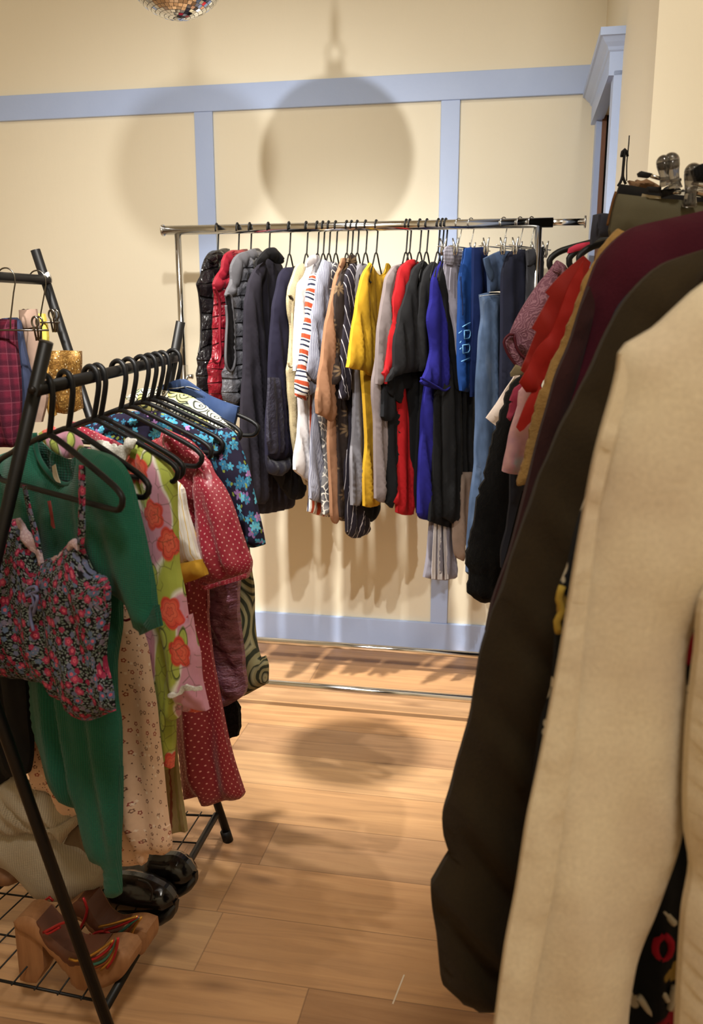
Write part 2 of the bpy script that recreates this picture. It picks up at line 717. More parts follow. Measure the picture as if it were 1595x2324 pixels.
def m_denim(c, fade=0.35, dark=0.75):
    n = NT('denim')
    uv = n.uv()
    x, y, z = n.xyz(uv)
    tw = n.math('SINE', n.math('MULTIPLY', n.math('ADD', x, n.math('MULTIPLY', y, 0.6)), 2 * math.pi / 0.0022))
    big = n.noise(n.mapping(uv, scale=(2.4, 0.8, 1)), 6, 3)
    light = tuple(min(255, v + (210 - v) * fade) for v in c)
    col = n.ramp(big, [(0.32, tuple(v * dark for v in c)), (0.5, c), (0.7, light)])
    fine = n.noise(n.mapping(uv, scale=(1, 3, 1)), 240, 2)
    col = n.mix(n.math('MULTIPLY', fine, 0.35), col, tuple(v * 0.6 for v in c))
    n.bump(n.math('ADD', tw, fine), 0.2, 0.0008)
    return n.done(col, 0.9, 0, 0.2)


def m_polka(base, dot, pitch=0.0108, r=0.135, rough=0.42, sheen=0.2, ang=0.5):
    n = NT('polka_dot_satin')
    uv = n.mapping(n.uv(), rot=(0, 0, ang))
    x, y, z = n.xyz(uv)
    gx = n.math('SUBTRACT', n.math('FRACT', n.math('DIVIDE', x, pitch)), 0.5)
    gy = n.math('SUBTRACT', n.math('FRACT', n.math('DIVIDE', y, pitch)), 0.5)
    d = n.math('SQRT', n.math('ADD', n.math('MULTIPLY', gx, gx), n.math('MULTIPLY', gy, gy)))
    m = n.step(d, r, 0.03)
    b = n.mix(n.noise(uv, 12, 3), tuple(v * .88 for v in base), base)
    n.bump(n.noise(n.mapping(n.uv(), scale=(2.2, .7, 1)), 22, 3), 0.35, 0.006)
    return n.done(n.mix(m, b, dot), rough, 0, 0.45, sheen)


def m_ditsy():
    """black ground, crowded small pink, blue and grey flowers with leaves"""
    n = NT('ditsy_floral_on_black')
    uv = n.uv()
    wv = n.vmath('ADD', uv, n.vmath('SCALE', n.noise(uv, 60, 2, .5, 'Color'), scale=0.003))
    leaf = n.vor(n.mapping(wv, rot=(0, 0, .6), scale=(1.0, 1.6, 1)), 135, 1.0)
    l2 = n.vor(n.mapping(wv, rot=(0, 0, -.8), scale=(1.0, 1.7, 1), loc=(.3, .1, 0)), 125, 1.0)
    c1, c2, c3 = n.xyz(leaf.outputs['Color'])
    lc = n.ramp(c1, [(0.0, (96, 108, 100)), (.35, (122, 130, 138)), (.6, (76, 92, 82)), (.8, (128, 116, 130))], 'CONSTANT')
    col = n.mix(n.step(leaf.outputs['Distance'], 0.30, 0.04), (14, 13, 16), lc)
    col = n.mix(n.step(l2.outputs['Distance'], 0.22, 0.04), col, (104, 114, 108))
    m, r, d = n.flower(wv, 60, 0.33, 5, 1.0, 0.25)
    fc = n.ramp(r, [(0.0, (128, 32, 62)), (.2, (92, 98, 126)), (.45, (140, 46, 74)), (.56, (108, 100, 120)), (.8, (84, 100, 126))], 'CONSTANT')
    fc = n.mix(n.step(d, 0.08, 0.03), fc, (206, 140, 136))
    col = n.mix(m, col, fc)
    m, r, d = n.flower(n.mapping(wv, loc=(.31, .17, 0)), 38, 0.30, 5, 1.0, 0.2)
    fc = n.ramp(r, [(0.0, (136, 34, 66)), (.35, (150, 54, 82)), (.6, (80, 96, 128)), (.85, (128, 38, 68))], 'CONSTANT')
    fc = n.mix(n.step(d, 0.14, 0.02), fc, (196, 92, 112))
    fc = n.mix(n.step(d, 0.07, 0.02), fc, (120, 34, 60))
    col = n.mix(m, col, fc)
    n.bump(n.noise(uv, 30, 3), 0.2, 0.003)
    return n.done(col, 0.85, 0, 0.2)


def m_tiny_on_cream():
    n = NT('tiny_floral_on_peach')
    uv = n.uv()
    a = n.noise(uv, 10, 3)
    col = n.mix(a, (214, 178, 150), (228, 196, 168))
    m, r, d = n.flower(uv, 46, 0.20, 5, 0.95, 0.35)
    ring = n.math('MULTIPLY', m, n.math('GREATER_THAN', d, 0.10))
    fc = n.ramp(r, [(0, (132, 44, 48)), (.45, (116, 84, 70)), (.75, (150, 62, 50))], 'CONSTANT')
    col = n.mix(n.math('MULTIPLY', ring, n.math('GREATER_THAN', r, 0.25)), col, fc)
    m2, r2, d2 = n.flower(n.mapping(uv, loc=(.21, .4, 0)), 74, 0.12, 3, 1.0, 0.5)
    col = n.mix(n.math('MULTIPLY', m2, n.math('GREATER_THAN', r2, 0.45)), col, (92, 52, 46))
    m3, r3, d3 = n.flower(n.mapping(uv, loc=(.61, .13, 0)), 52, 0.16, 4, 1.0, 0.5)
    col = n.mix(n.math('MULTIPLY', m3, n.math('GREATER_THAN', r3, 0.7)), col, (236, 216, 196))
    n.bump(n.noise(n.mapping(uv, scale=(2.5, .7, 1)), 26, 3), 0.3, 0.004)
    return n.done(col, 0.85, 0, 0.25)


def m_lime_rose():
    """lime green and mauve panels, big coral roses, ink leaves"""
    n = NT('lime_and_rose_print')
    uv = n.uv()
    wv = n.vmath('ADD', uv, n.vmath('SCALE', n.noise(uv, 12, 2, .5, 'Color'), scale=0.014))
    x, y, z = n.xyz(wv)
    q = n.noise(n.mapping(wv, scale=(1.0, .55, 1)), 9, 1)
    col = n.ramp(q, [(0.0, (190, 128, 148)), (.50, (200, 144, 162)), (.52, (226, 220, 206)), (.54, (164, 172, 70)), (.8, (132, 148, 56))])
    # ink lines
    ln = n.vor(wv, 32, 1.0, 'DISTANCE_TO_EDGE')
    lm = n.math('MULTIPLY', n.step(ln.outputs['Distance'], 0.03, 0.02), n.math('GREATER_THAN', n.noise(uv, 17, 2), 0.47))
    # leaves
    m, r, d = n.flower(n.mapping(wv, rot=(0, 0, .7), scale=(1.0, .5, 1)), 26, 0.36, 1, 1.0, 0.15)
    lf = n.math('MULTIPLY', m, n.math('GREATER_THAN', r, 0.5))
    col = n.mix(lf, col, (170, 182, 84))
    col = n.mix(n.math('MULTIPLY', n.math('MULTIPLY', lf, n.math('GREATER_THAN', d, 0.31)), .9), col, (60, 66, 34))
    # roses
    m, r, d = n.flower(n.mapping(wv, loc=(.13, .07, 0)), 12.5, 0.38, 5, 1.0, 0.22)
    on = n.math('MULTIPLY', m, n.math('GREATER_THAN', r, 0.3))
    rc = n.ramp(n.math('ADD', d, n.math('MULTIPLY', n.noise(uv, 40, 2), .1)), [(0.03, (150, 40, 40)), (.12, (214, 86, 66)), (.24, (222, 104, 78)), (.40, (206, 64, 48))])
    rings = n.stripe(d, 0.09, 0.16, 0.0, 0.05)
    rc = n.mix(n.math('MULTIPLY', rings, .5), rc, (128, 36, 40))
    col = n.mix(on, col, rc)
    col = n.mix(n.math('MULTIPLY', lm, .5), col, (70, 66, 36))
    n.bump(n.noise(n.mapping(uv, scale=(2.2, .6, 1)), 20, 3), 0.25, 0.005)
    return n.done(col, 0.6, 0, 0.35, 0.1)


def m_navy_daisy():
    n = NT('daisies_on_navy')
    uv = n.uv()
    col = n.mix(n.noise(uv, 8, 2), (20, 16, 34), (30, 24, 48))
    for sc, loc, r0, thr, ramp in ((30, (0, 0, 0), .40, .4, [(0, (50, 120, 150)), (.5, (44, 104, 136)), (.7, (128, 92, 140)), (.88, (66, 144, 170))]),
                                   (36, (.43, .2, 0), .38, .5, [(0, (160, 116, 170)), (.6, (46, 104, 130)), (.8, (96, 176, 196))]),
                                   (40, (.13, .72, 0), .36, .55, [(0, (40, 96, 124)), (.7, (66, 140, 166))])):
        m, r, d = n.flower(n.mapping(uv, loc=loc), sc, r0, 5, 0.95, 0.6)
        fc = n.ramp(r, ramp, 'CONSTANT')
        fc = n.mix(n.step(d, 0.05, 0.02), fc, (150, 150, 70))
        col = n.mix(n.math('MULTIPLY', m, n.math('GREATER_THAN', r, thr)), col, fc)
    m, r, d = n.flower(n.mapping(uv, loc=(.7, .3, 0)), 44, 0.2, 2, 1.0, 0.6)
    col = n.mix(n.math('MULTIPLY', m, n.math('GREATER_THAN', r, 0.7)), col, (120, 132, 52))
    return n.done(col, 0.8, 0, 0.25)


def m_swirl():
    """olive ground with dark concentric arcs"""
    n = NT('swirl_print')
    uv = n.uv()
    v = n.vor(uv, 9, 0.9)
    s = n.stripe(n.math('ADD', v.outputs['Distance'], n.math('MULTIPLY', n.noise(uv, 9, 2), .25)), 0.16, 0.52, 0.0, 0.05)
    s2 = n.stripe(v.outputs['Distance'], 0.32, 0.2, 0.3, 0.05)
    col = n.mix(s, (150, 142, 104), (52, 56, 42))
    col = n.mix(n.math('MULTIPLY', s2, .6), col, (182, 176, 140))
    return n.done(col, 0.7, 0, 0.3)


def m_plaid(base, dark, light, per=0.026):
    n = NT('plaid')
    x, y, z = n.xyz(n.uv())
    a = n.stripe(x, per, .45, 0, .12)
    b = n.stripe(y, per, .45, 0, .12)
    c = n.stripe(x, per, .07, .25, .03)
    d = n.stripe(y, per, .07, .25, .03)
    col = n.mix(n.math('MULTIPLY', a, .6), base, dark)
    col = n.mix(n.math('MULTIPLY', b, .6), col, dark)
    col = n.mix(n.math('MULTIPLY', c, .35), col, light)
    col = n.mix(n.math('MULTIPLY', d, .35), col, light)
    n.bump(n.noise(n.uv(), 300, 2), .3, .002)
    return n.done(col, 0.95, 0, 0.15)


def m_stripes(bands, period, ang=0.0, rough=0.85, wob=0.004, base=(236, 232, 226)):
    """bands: list of (phase, width, colour)"""
    n = NT('striped_cotton')
    uv = n.mapping(n.uv(), rot=(0, 0, ang))
    x, y, z = n.xyz(uv)
    x = n.math('ADD', x, n.math('MULTIPLY', n.noise(n.uv(), 9, 2), wob))
    col = n.mix(n.noise(n.uv(), 14, 3), tuple(v * .92 for v in base), base)
    for ph, wd_, c in bands:
        col = n.mix(n.stripe(x, period, wd_, ph, .015), col, c)
    n.bump(n.noise(n.mapping(n.uv(), scale=(2.5, .6, 1)), 24, 3), .35, .005)
    return n.done(col, rough, 0, .25)


def m_crackle():
    n = NT('white_line_scribble_on_grey')
    uv = n.uv()
    wv = n.vmath('ADD', uv, n.vmath('SCALE', n.noise(uv, 30, 2, .5, 'Color'), scale=0.03))
    v = n.vor(wv, 34, 1.0, 'DISTANCE_TO_EDGE')
    col = n.mix(n.step(v.outputs['Distance'], .07, .03), n.ramp(n.noise(uv, 12, 2), [(.4, (70, 68, 74)), (.6, (140, 138, 138))]), (232, 226, 214))
    return n.done(col, .85, 0, .2)


def m_palm():
    n = NT('palm_flowers_on_brown')
    uv = n.uv()
    col = n.mix(n.noise(uv, 14, 3), (38, 30, 28), (50, 40, 36))
    m, r, d = n.flower(n.mapping(uv, scale=(.6, 1, 1)), 15, .42, 9, .8, .75)
    col = n.mix(n.math('MULTIPLY', m, n.math('GREATER_THAN', r, .2)), col, n.ramp(d, [(.0, (58, 42, 32)), (.2, (120, 98, 72)), (.4, (86, 70, 54))]))
    n.bump(n.noise(n.mapping(uv, scale=(2.5, .6, 1)), 24, 3), .35, .005)
    return n.done(col, .8, 0, .25)


def m_metallic_cloth(c, c2, rough=.32):
    n = NT('metallic_ruched_cloth')
    uv = n.uv()
    a = n.noise(n.mapping(uv, scale=(.8, 2.6, 1)), 24, 5, .6)
    col = n.ramp(a, [(.35, c), (.6, c2)])
    n.bump(a, 1.0, .012)
    return n.done(col, rough, .25, .6)


def m_sequins():
    n = NT('gold_sequins')
    uv = n.uv()
    v = n.vor(uv, 330, .2)
    cr, cg, cb = n.xyz(v.outputs['Color'])
    col = n.ramp(cr, [(0, (122, 88, 42)), (.4, (156, 116, 58)), (.8, (186, 148, 84)), (.96, (232, 214, 170))], 'CONSTANT')
    col = n.mix(n.math('MULTIPLY', n.math('GREATER_THAN', v.outputs['Distance'], .46), .8), col, (110, 76, 34))
    n.bump(cg, .6, .003)
    return n.done(col, .3, .6)


def m_lace(c, c2, sc=70):
    n = NT('lace')
    uv = n.uv()
    m, r, d = n.flower(uv, sc, .38, 6, .7, .4)
    hole = n.math('MULTIPLY', m, n.math('GREATER_THAN', d, .2))
    col = n.mix(hole, c, c2)
    n.bump(m, .6, .002)
    return n.done(col, .8, 0, .2)


def m_mauve_lace():
    n = NT('stretch_lace')
    uv = n.uv()
    wv = n.vmath('ADD', uv, n.vmath('SCALE', n.noise(uv, 26, 3, .6, 'Color'), scale=0.06))
    v = n.vor(wv, 24, 1.0)
    s = n.stripe(v.outputs['Distance'], .2, .4, 0, .12)
    col = n.mix(s, (98, 58, 68), (132, 92, 100))
    col = n.mix(n.math('MULTIPLY', n.noise(uv, 240, 2), .3), col, (70, 34, 46))
    n.bump(s, .4, .002)
    return n.done(col, .75, 0, .25)


def m_watercolour():
    n = NT('watercolour_floral')
    uv = n.uv()
    wv = n.vmath('ADD', uv, n.vmath('SCALE', n.noise(uv, 20, 3, .6, 'Color'), scale=0.05))
    col = n.ramp(n.noise(wv, 12, 2), [(.3, (150, 104, 128)), (.45, (206, 160, 160)), (.58, (186, 142, 158)), (.7, (140, 158, 168))])
    m, r, d = n.flower(wv, 20, .3, 4, 1, .5)
    col = n.mix(n.math('MULTIPLY', m, n.math('GREATER_THAN', r, .3)), col, (44, 70, 112))
    m, r, d = n.flower(n.mapping(wv, loc=(.3, .5, 0)), 40, .2, 2, 1, .6)
    col = n.mix(n.math('MULTIPLY', m, n.math('GREATER_THAN', r, .65)), col, (40, 40, 66))
    return n.done(col, .7, 0, .3)


def m_folk():
    """black ground with scattered red rings and pale sprigs"""
    n = NT('embroidered_black')
    uv = n.uv()
    col = n.mix(n.noise(uv, 9, 2), (8, 9, 12), (20, 26, 34))
    m, r, d = n.flower(uv, 13, .3, 5, .9, .2)
    c = n.ramp(d, [(.08, (18, 10, 12)), (.11, (150, 26, 46)), (.3, (130, 20, 40))])
    col = n.mix(n.math('MULTIPLY', m, n.math('GREATER_THAN', r, .8)), col, c)
    m, r, d = n.flower(n.mapping(uv, loc=(.37, .22, 0)), 24, .3, 4, 1, .6)
    col = n.mix(n.math('MULTIPLY', m, n.math('GREATER_THAN', r, .7)), col, (186, 178, 160))
    m, r, d = n.flower(n.mapping(uv, loc=(.7, .9, 0)), 18, .26, 3, 1, .6)
    col = n.mix(n.math('MULTIPLY', m, n.math('GREATER_THAN', r, .74)), col, (150, 122, 60))
    return n.done(col, .85, 0, .2)


def m_graphic():
    n = NT('graphic_print_blouse')
    uv = n.uv()
    wv = n.vmath('ADD', uv, n.vmath('SCALE', n.noise(uv, 12, 2, .5, 'Color'), scale=0.05))
    v = n.vor(wv, 26, .9)
    cr, cg, cb = n.xyz(v.outputs['Color'])
    col = n.ramp(cr, [(0, (216, 210, 190)), (.45, (206, 196, 120)), (.58, (150, 158, 130)), (.7, (222, 216, 200))], 'CONSTANT')
    s = n.stripe(v.outputs['Distance'], .24, .34, 0, .05)
    col = n.mix(s, col, (46, 52, 40))
    return n.done(col, .7, 0, .3)


def m_wool(c, fuzz=.4, sc=120):
    n = NT('wool')
    uv = n.uv()
    a = n.noise(uv, sc, 4, .65)
    b = n.noise(uv, 7, 3)
    col = n.mix(b, tuple(v * .8 for v in c), tuple(min(255, v * 1.15) for v in c))
    col = n.mix(n.math('MULTIPLY', a, .45), col, tuple(v * .5 for v in c))
    n.bump(a, fuzz, .003)
    return n.done(col, .98, 0, .1, .06)


def m_wood(c1, c2):
    n = NT('wood_grain')
    p = n.objco()
    a = n.noise(n.mapping(p, scale=(1, 1, .12)), 90, 4)
    col = n.mix(a, c1, c2)
    n.bump(a, .2, .001)
    return n.done(col, .45, 0, .4)


M_CHROME = m_chrome()
M_BLACKM = fabric((13, 12, 12), .42, .05, .03, 200, 0, .3)
M_HANG = fabric((10, 10, 11), .5, .05, .02, 200, 0, .28)
M_WIRE = gloss((34, 30, 28), .4, .5)
M_SILVER = gloss((190, 190, 188), .2, 1.0)
M_BLUE = m_blue()
M_WALL = m_wall()


# ------------------------------------------------------------------ the room
WANG = math.atan2(-0.188, 0.982)                     # heading of the back wall
WP = Plane((0, 3.42), WANG)                          # back wall plane


def wpt(t, out, z):
    return WP.pt((t, z), out)


def wall_box(t0, t1, o0, o1, z0, z1):
    vs = [wpt(t, o, z) for z in (z0, z1) for t, o in ((t0, o0), (t1, o0), (t1, o1), (t0, o1))]
    return vs, [(0, 3, 2, 1), (4, 5, 6, 7), (0, 1, 5, 4), (1, 2, 6, 5), (2, 3, 7, 6), (3, 0, 4, 7)]


def fix_normals(o):
    bm = bmesh.new()
    bm.from_mesh(o.data)
    bmesh.ops.recalc_face_normals(bm, faces=bm.faces)
    bm.to_mesh(o.data)
    bm.free()
    return o


CEIL = 4.5
TC = 0.893                                           # corner of back wall and right wall
TL = -2.7
M_FLOOR = m_floor(WANG)
M_CEIL = fabric((214, 204, 182), .9)
M_SHADE = fabric((14, 11, 9), .95)  # shade of the unlit doorway put into the colour

fl = obj('floor', *box_vf((-0.4, 0.6, -0.05), 6.4, 7.4, 0.1), M_FLOOR, smooth=False)
structure(fl)
structure(obj('ceiling', *box_vf((-0.4, 0.6, CEIL + 0.05), 6.4, 7.4, 0.1), M_CEIL, smooth=False))
structure(fix_normals(obj('wall_back', *wall_box(TL - 0.1, TC + 0.1, -0.1, 0, 0, CEIL), M_WALL, smooth=False)))


def rwall_box(w0, w1, o0, o1, z0, z1):
    """right wall: w runs from the back corner towards the camera, o out of the wall into the room"""
    c = wpt(TC, 0, 0)
    vs = [c + WP.n * w - WP.u * o + Vector((0, 0, z)) for z in (z0, z1) for w, o in ((w0, o0), (w1, o0), (w1, o1), (w0, o1))]
    return vs, [(0, 3, 2, 1), (4, 5, 6, 7), (0, 1, 5, 4), (1, 2, 6, 5), (2, 3, 7, 6), (3, 0, 4, 7)]


DW0, DW1, DH = 0.12, 0.60, 2.0                         # the doorway in the right wall
WEND = 1.36
mb = MB()
mb.add(rwall_box(-0.1, DW0, -0.12, 0, 0, CEIL)).add(rwall_box(DW1, WEND - .12, -0.12, 0, 0, CEIL)).add(rwall_box(DW0, DW1, -0.12, 0, DH, CEIL))
structure(fix_normals(obj('wall_right', mb.v, mb.f, M_WALL, smooth=False)))
pc = wpt(TC, 0, 0) + WP.n * WEND
structure(fix_normals(obj('wall_pier', [pc + WP.u * a - WP.n * b + Vector((0, 0, z)) for z in (0, CEIL) for a, b in ((-0.0, 0), (1.3, 0), (1.3, .12), (-0.0, .12))],
                          [(0, 3, 2, 1), (4, 5, 6, 7), (0, 1, 5, 4), (1, 2, 6, 5), (2, 3, 7, 6), (3, 0, 4, 7)], M_WALL, smooth=False)))
structure(obj('wall_side', *box_vf((1.95, -0.2, CEIL / 2), 0.1, 4.6, CEIL), M_WALL, smooth=False))
structure(obj('wall_left', *box_vf((-2.75, 0.7, CEIL / 2), 0.1, 6.8, CEIL), M_WALL, smooth=False))
structure(obj('wall_front', *box_vf((-0.4, -2.55, CEIL / 2), 4.8, 0.1, CEIL), M_WALL, smooth=False))


def wt(px, py):
    return WP.sz(px, py)


# blue battens on the back wall
zt = (wt(100, 215)[1] + wt(900, 172)[1]) / 2
zb = (wt(100, 272)[1] + wt(900, 235)[1]) / 2
structure(bevel(fix_normals(obj('trim_1', *wall_box(TL, TC - 0.001, 0, 0.016, zb, zt), M_BLUE, smooth=False)), .002))
zbase = (wt(620, 1388)[1] + wt(1060, 1416)[1]) / 2
structure(bevel(fix_normals(obj('baseboard_back', *wall_box(TL, TC - 0.02, 0, 0.018, 0, zbase), M_BLUE, smooth=False)), .002))
k = 2
for x0, x1, y in ((444, 485, 300), (1000, 1043, 300)):
    a, b = wt(x0, y)[0], wt(x1, y)[0]
    structure(bevel(fix_normals(obj('trim_%d' % k, *wall_box(a, b, 0, 0.013, zbase, zb), M_BLUE, smooth=False)), .002))
    k += 1
for d in (-1.15, -2.25):                              # the rhythm goes on to the left of the picture
    a = wt(444, 300)[0] + d * 0.94
    structure(fix_normals(obj('trim_%d' % k, *wall_box(a, a + .075, 0, 0.013, zbase, zb), M_BLUE, smooth=False)))
    k += 1

# doorway: casing, cornice head, raw timber jamb, near-black slabs painting the unlit depth
door = bpy.data.objects.new('door_1', None)
link(door)
door.location = wpt(TC, 0, 0) + WP.n * 0.36
door['kind'] = 'structure'
M_RAW = m_wood((96, 62, 44), (140, 96, 70))
fix_normals(obj('casing', *rwall_box(DW0 - .075, DW0, 0, .022, 0, DH), M_BLUE, door, False))
fix_normals(obj('casing', *rwall_box(DW1, DW1 + .075, 0, .022, 0, DH), M_BLUE, door, False))
prof = [(0, DH - .012), (.036, DH - .012), (.036, DH + .048), (.040, DH + .052), (.043, DH + .060), (.052, DH + .070), (.060, DH + .082), (.066, DH + .084), (.066, DH + .104), (0, DH + .104)]
vs, fs = [], []
n_ = len(prof)
for o_, z in prof:
    e_ = max(0.0, o_ - .036)
    for w, oo in ((DW0 - .075 - e_, 0), (DW0 - .075 - e_, o_), (DW1 + .075 + e_, o_), (DW1 + .075 + e_, 0)):
        vs.append(wpt(TC, 0, 0) + WP.n * w - WP.u * oo + Vector((0, 0, z)))
for i in range(n_ - 1):
    fs += [(i * 4 + k, i * 4 + k + 1, i * 4 + k + 5, i * 4 + k + 4) for k in range(3)]
fix_normals(obj('cornice', vs, fs, M_BLUE, door, False))
fix_normals(obj('jamb', *rwall_box(DW0, DW0 + .016, -.010, .004, 0, DH), M_RAW, door, False))
fix_normals(obj('shade_strip', *rwall_box(DW0, DW0 + .012, -.12, -.010, 0, DH), M_SHADE, door, False))
fix_normals(obj('jamb', *rwall_box(DW1 - .016, DW1, -.11, 0, 0, DH), M_BLUE, door, False))
c0 = wpt(TC, 0, 0) + WP.n * (DW0 + .03) + WP.u * .03
c1 = wpt(TC, 0, 0) + WP.n * (DW0 + .20) + WP.u * .05
v, f = tube_vf([c0 + Vector((0, 0, 1.60)), c1 + Vector((0, 0, 1.74))], .022, 4)
obj('brace', v, f, M_RAW, door, False)
fix_normals(obj('shade_slab', *rwall_box(DW0 - .05, DW1 + .05, -.50, -.121, 0, DH + .1), M_SHADE, door, False))

# ------------------------------------------------------------------ mirror ball
bc = at_depth(397, -92, 2.05)
BR = 0.115
ball = thing('mirror_ball', 'mirrored disco ball hanging on a cord near the ceiling', 'mirror ball', bc - Vector((0, 0, BR)))
vs, fs = [], []
rows = 38
for r_ in range(rows):
    a0, a1 = math.pi * r_ / rows, math.pi * (r_ + 1) / rows
    am = (a0 + a1) / 2
    cnt = max(4, int(2 * math.pi * math.sin(am) / (math.pi / rows)))
    for j in range(cnt):
        g = .045
        t0, t1 = 2 * math.pi * (j + g) / cnt, 2 * math.pi * (j + 1 - g) / cnt
        b0, b1 = a0 + (a1 - a0) * g, a1 - (a1 - a0) * g
        base = len(vs)
        tilt = Vector((random.gauss(0, 1), random.gauss(0, 1), random.gauss(0, 1))) * .02
        cen = Vector((math.sin(am) * math.cos((t0 + t1) / 2), math.sin(am) * math.sin((t0 + t1) / 2), math.cos(am)))
        for b_, t_ in ((b0, t0), (b1, t0), (b1, t1), (b0, t1)):
            d = Vector((math.sin(b_) * math.cos(t_), math.sin(b_) * math.sin(t_), math.cos(b_)))
            vs.append(bc + cen * BR + (d - cen) * BR + cen * ((d - cen).dot(tilt) * BR))
        fs.append((base, base + 1, base + 2, base + 3))
obj('mirror_tiles', vs, fs, gloss((225, 224, 222), .06, 1.0), ball, False)
bm = bmesh.new()
bmesh.ops.create_uvsphere(bm, u_segments=32, v_segments=20, radius=BR * .975)
obj('core', [v_.co + bc for v_ in bm.verts], [[q.index for q in f_.verts] for f_ in bm.faces], gloss((60, 56, 50), .6), ball)
bm.free()
top = bc + Vector((0, 0, BR))
v, f = tube_vf([top + Vector((0, 0, -.004)), top + Vector((0, 0, .016))], .014, 16)
obj('cap', v, f, M_SILVER, ball)
ring = [top + Vector((math.cos(a) * .012, 0, .028 + math.sin(a) * .013)) for a in np.linspace(0, 2 * math.pi, 17)[:-1]]
v, f = tube_vf(ring, .0025, 6, True)
obj('ring', v, f, M_SILVER, ball)
v, f = tube_vf([top + Vector((0, 0, z)) for z in (.04, .05, .072, .084, .09)], [.004, .0065, .0065, .004, .003], 8)
obj('swivel', v, f, M_SILVER, ball)
v, f = tube_vf([top + Vector((0, 0, .088)), Vector((top.x, top.y, CEIL))], .0022, 6)
obj('cord', v, f, M_WIRE, ball)

# ------------------------------------------------------------------ the chrome rack along the back wall
FA = at_depth(370, 523, 3.085)                        # left end of the rail
FB = at_depth(1255, 505, 2.84)
FB.z = FA.z = (FA.z + FB.z) / 2
FU = (FB - FA).normalized()
FN = Vector((FU.y, -FU.x, 0))
FZ = FA.z


def far_pt(px):
    lo, hi = -0.2, 1.3
    for _ in range(40):
        m = (lo + hi) / 2
        if proj(FA + (FB - FA) * m)[0] < px:
            lo = m
        else:
            hi = m
    return FA + (FB - FA) * lo


crack = thing('clothes_rack', 'long chrome clothes rack standing along the cream back wall', 'clothes rack', (far_pt(800).x, far_pt(800).y, 0))
v, f = tube_vf([FA, FB], .0155, 16)
obj('rail', v, f, M_CHROME, crack)
ext_end = far_pt(1327)
v, f = tube_vf([FB - FU * .05, ext_end], .0105, 14)
obj('extension_rail', v, f, M_CHROME, crack)
for p_, r_ in ((FA, .019), (ext_end, .019)):
    v, f = tube_vf([p_ - FU * .003, p_ + FU * .003], r_, 16)
    obj('end_cap', v, f, M_CHROME, crack)
fz = .088
for px in (403, 1222):
    q_ = far_pt(px)
    v, f = tube_vf([q_ + Vector((0, 0, -.01)), Vector((q_.x, q_.y, .84))], .0115, 14)
    obj('post', v, f, M_CHROME, crack)
    v, f = tube_vf([Vector((q_.x, q_.y, fz)), Vector((q_.x, q_.y, 1.17))], .0155, 14)
    obj('post_sleeve', v, f, M_CHROME, crack)
    v, f = tube_vf([Vector((q_.x, q_.y, 1.13)) + FU * .012, Vector((q_.x, q_.y, 1.13)) + FU * .034], [.006, .009], 10)
    obj('thumb_screw', v, f, M_SILVER, crack)
    a_, b_ = q_ + FN * .225, q_ - FN * .19
    v, f = tube_vf([Vector((a_.x, a_.y, fz)), Vector((b_.x, b_.y, fz))], .0125, 14)
    obj('foot_bar', v, f, M_CHROME, crack)
    for e_ in (a_, b_):
        v, f = tube_vf([Vector((e_.x, e_.y, fz)), Vector((e_.x, e_.y, .045))], .009, 10)
        c_ = obj('caster', v, f, M_SILVER, crack)
        w0, w1 = Vector((e_.x, e_.y, .027)) - FU * .011, Vector((e_.x, e_.y, .027)) + FU * .011
        v, f = tube_vf([w0, w1], .027, 18)
        obj('wheel', v, f, M_HANG, c_)
for d_ in (.215, -.18):
    a_, b_ = far_pt(403) + FN * d_, far_pt(1222) + FN * d_
    v, f = tube_vf([Vector((a_.x, a_.y, fz)), Vector((b_.x, b_.y, fz))], .0125, 14)
    obj('base_rail', v, f, M_CHROME, crack)

# ------------------------------------------------------------------ hangers
_HM = {}


def hanger_mesh(hw, drop, slope, gap, r, hook_r, mat):
    key = (hw, drop, slope, gap, r, hook_r, mat.name)
    if key in _HM:
        return _HM[key]
    hook = [(math.cos(a) * hook_r, math.sin(a) * hook_r) for a in np.linspace(rad(205), rad(0), 14)]
    hook += [(hook_r * 1.02, -hook_r * .6), (hook_r * .85, -hook_r * 1.4), (hook_r * .3, -drop * .8), (0, -drop)]
    hook = crom(hook, .004, False)
    v, f = tube_vf([(x, 0, z) for x, z in hook], r, 8)
    mb_ = MB().add((v, f))
    half = [(.012, -drop - .002), (hw * .45, -drop - slope * .42), (hw * .9, -drop - slope * .93), (hw, -drop - slope - gap * .35), (hw * .95, -drop - slope - gap * .92), (hw * .8, -drop - slope - gap)]
    loop = half + [(-x, z) for x, z in half[::-1]]
    loop = crom(loop, .008, True)
    v, f = tube_vf([(x, 0, z) for x, z in loop], r, 8, True)
    mb_.add((v, f))
    me = bpy.data.meshes.new('hanger')
    me.from_pydata(mb_.v, [], mb_.f)
    me.polygons.foreach_set('use_smooth', [True] * len(me.polygons))
    me.materials.append(mat)
    _HM[key] = me
    return me


def hanger(pos, ang, label, group, hw=.19, drop=.085, slope=.085, gap=.03, r=.0028, hook_r=.019, mat=None):
    o = bpy.data.objects.new('clothes_hanger', hanger_mesh(hw, drop, slope, gap, r, hook_r, mat or M_HANG))
    link(o)
    o.location = pos
    o.rotation_euler = (0, 0, ang)
    return tag(o, label, 'hanger', group)


_CLIP = {}


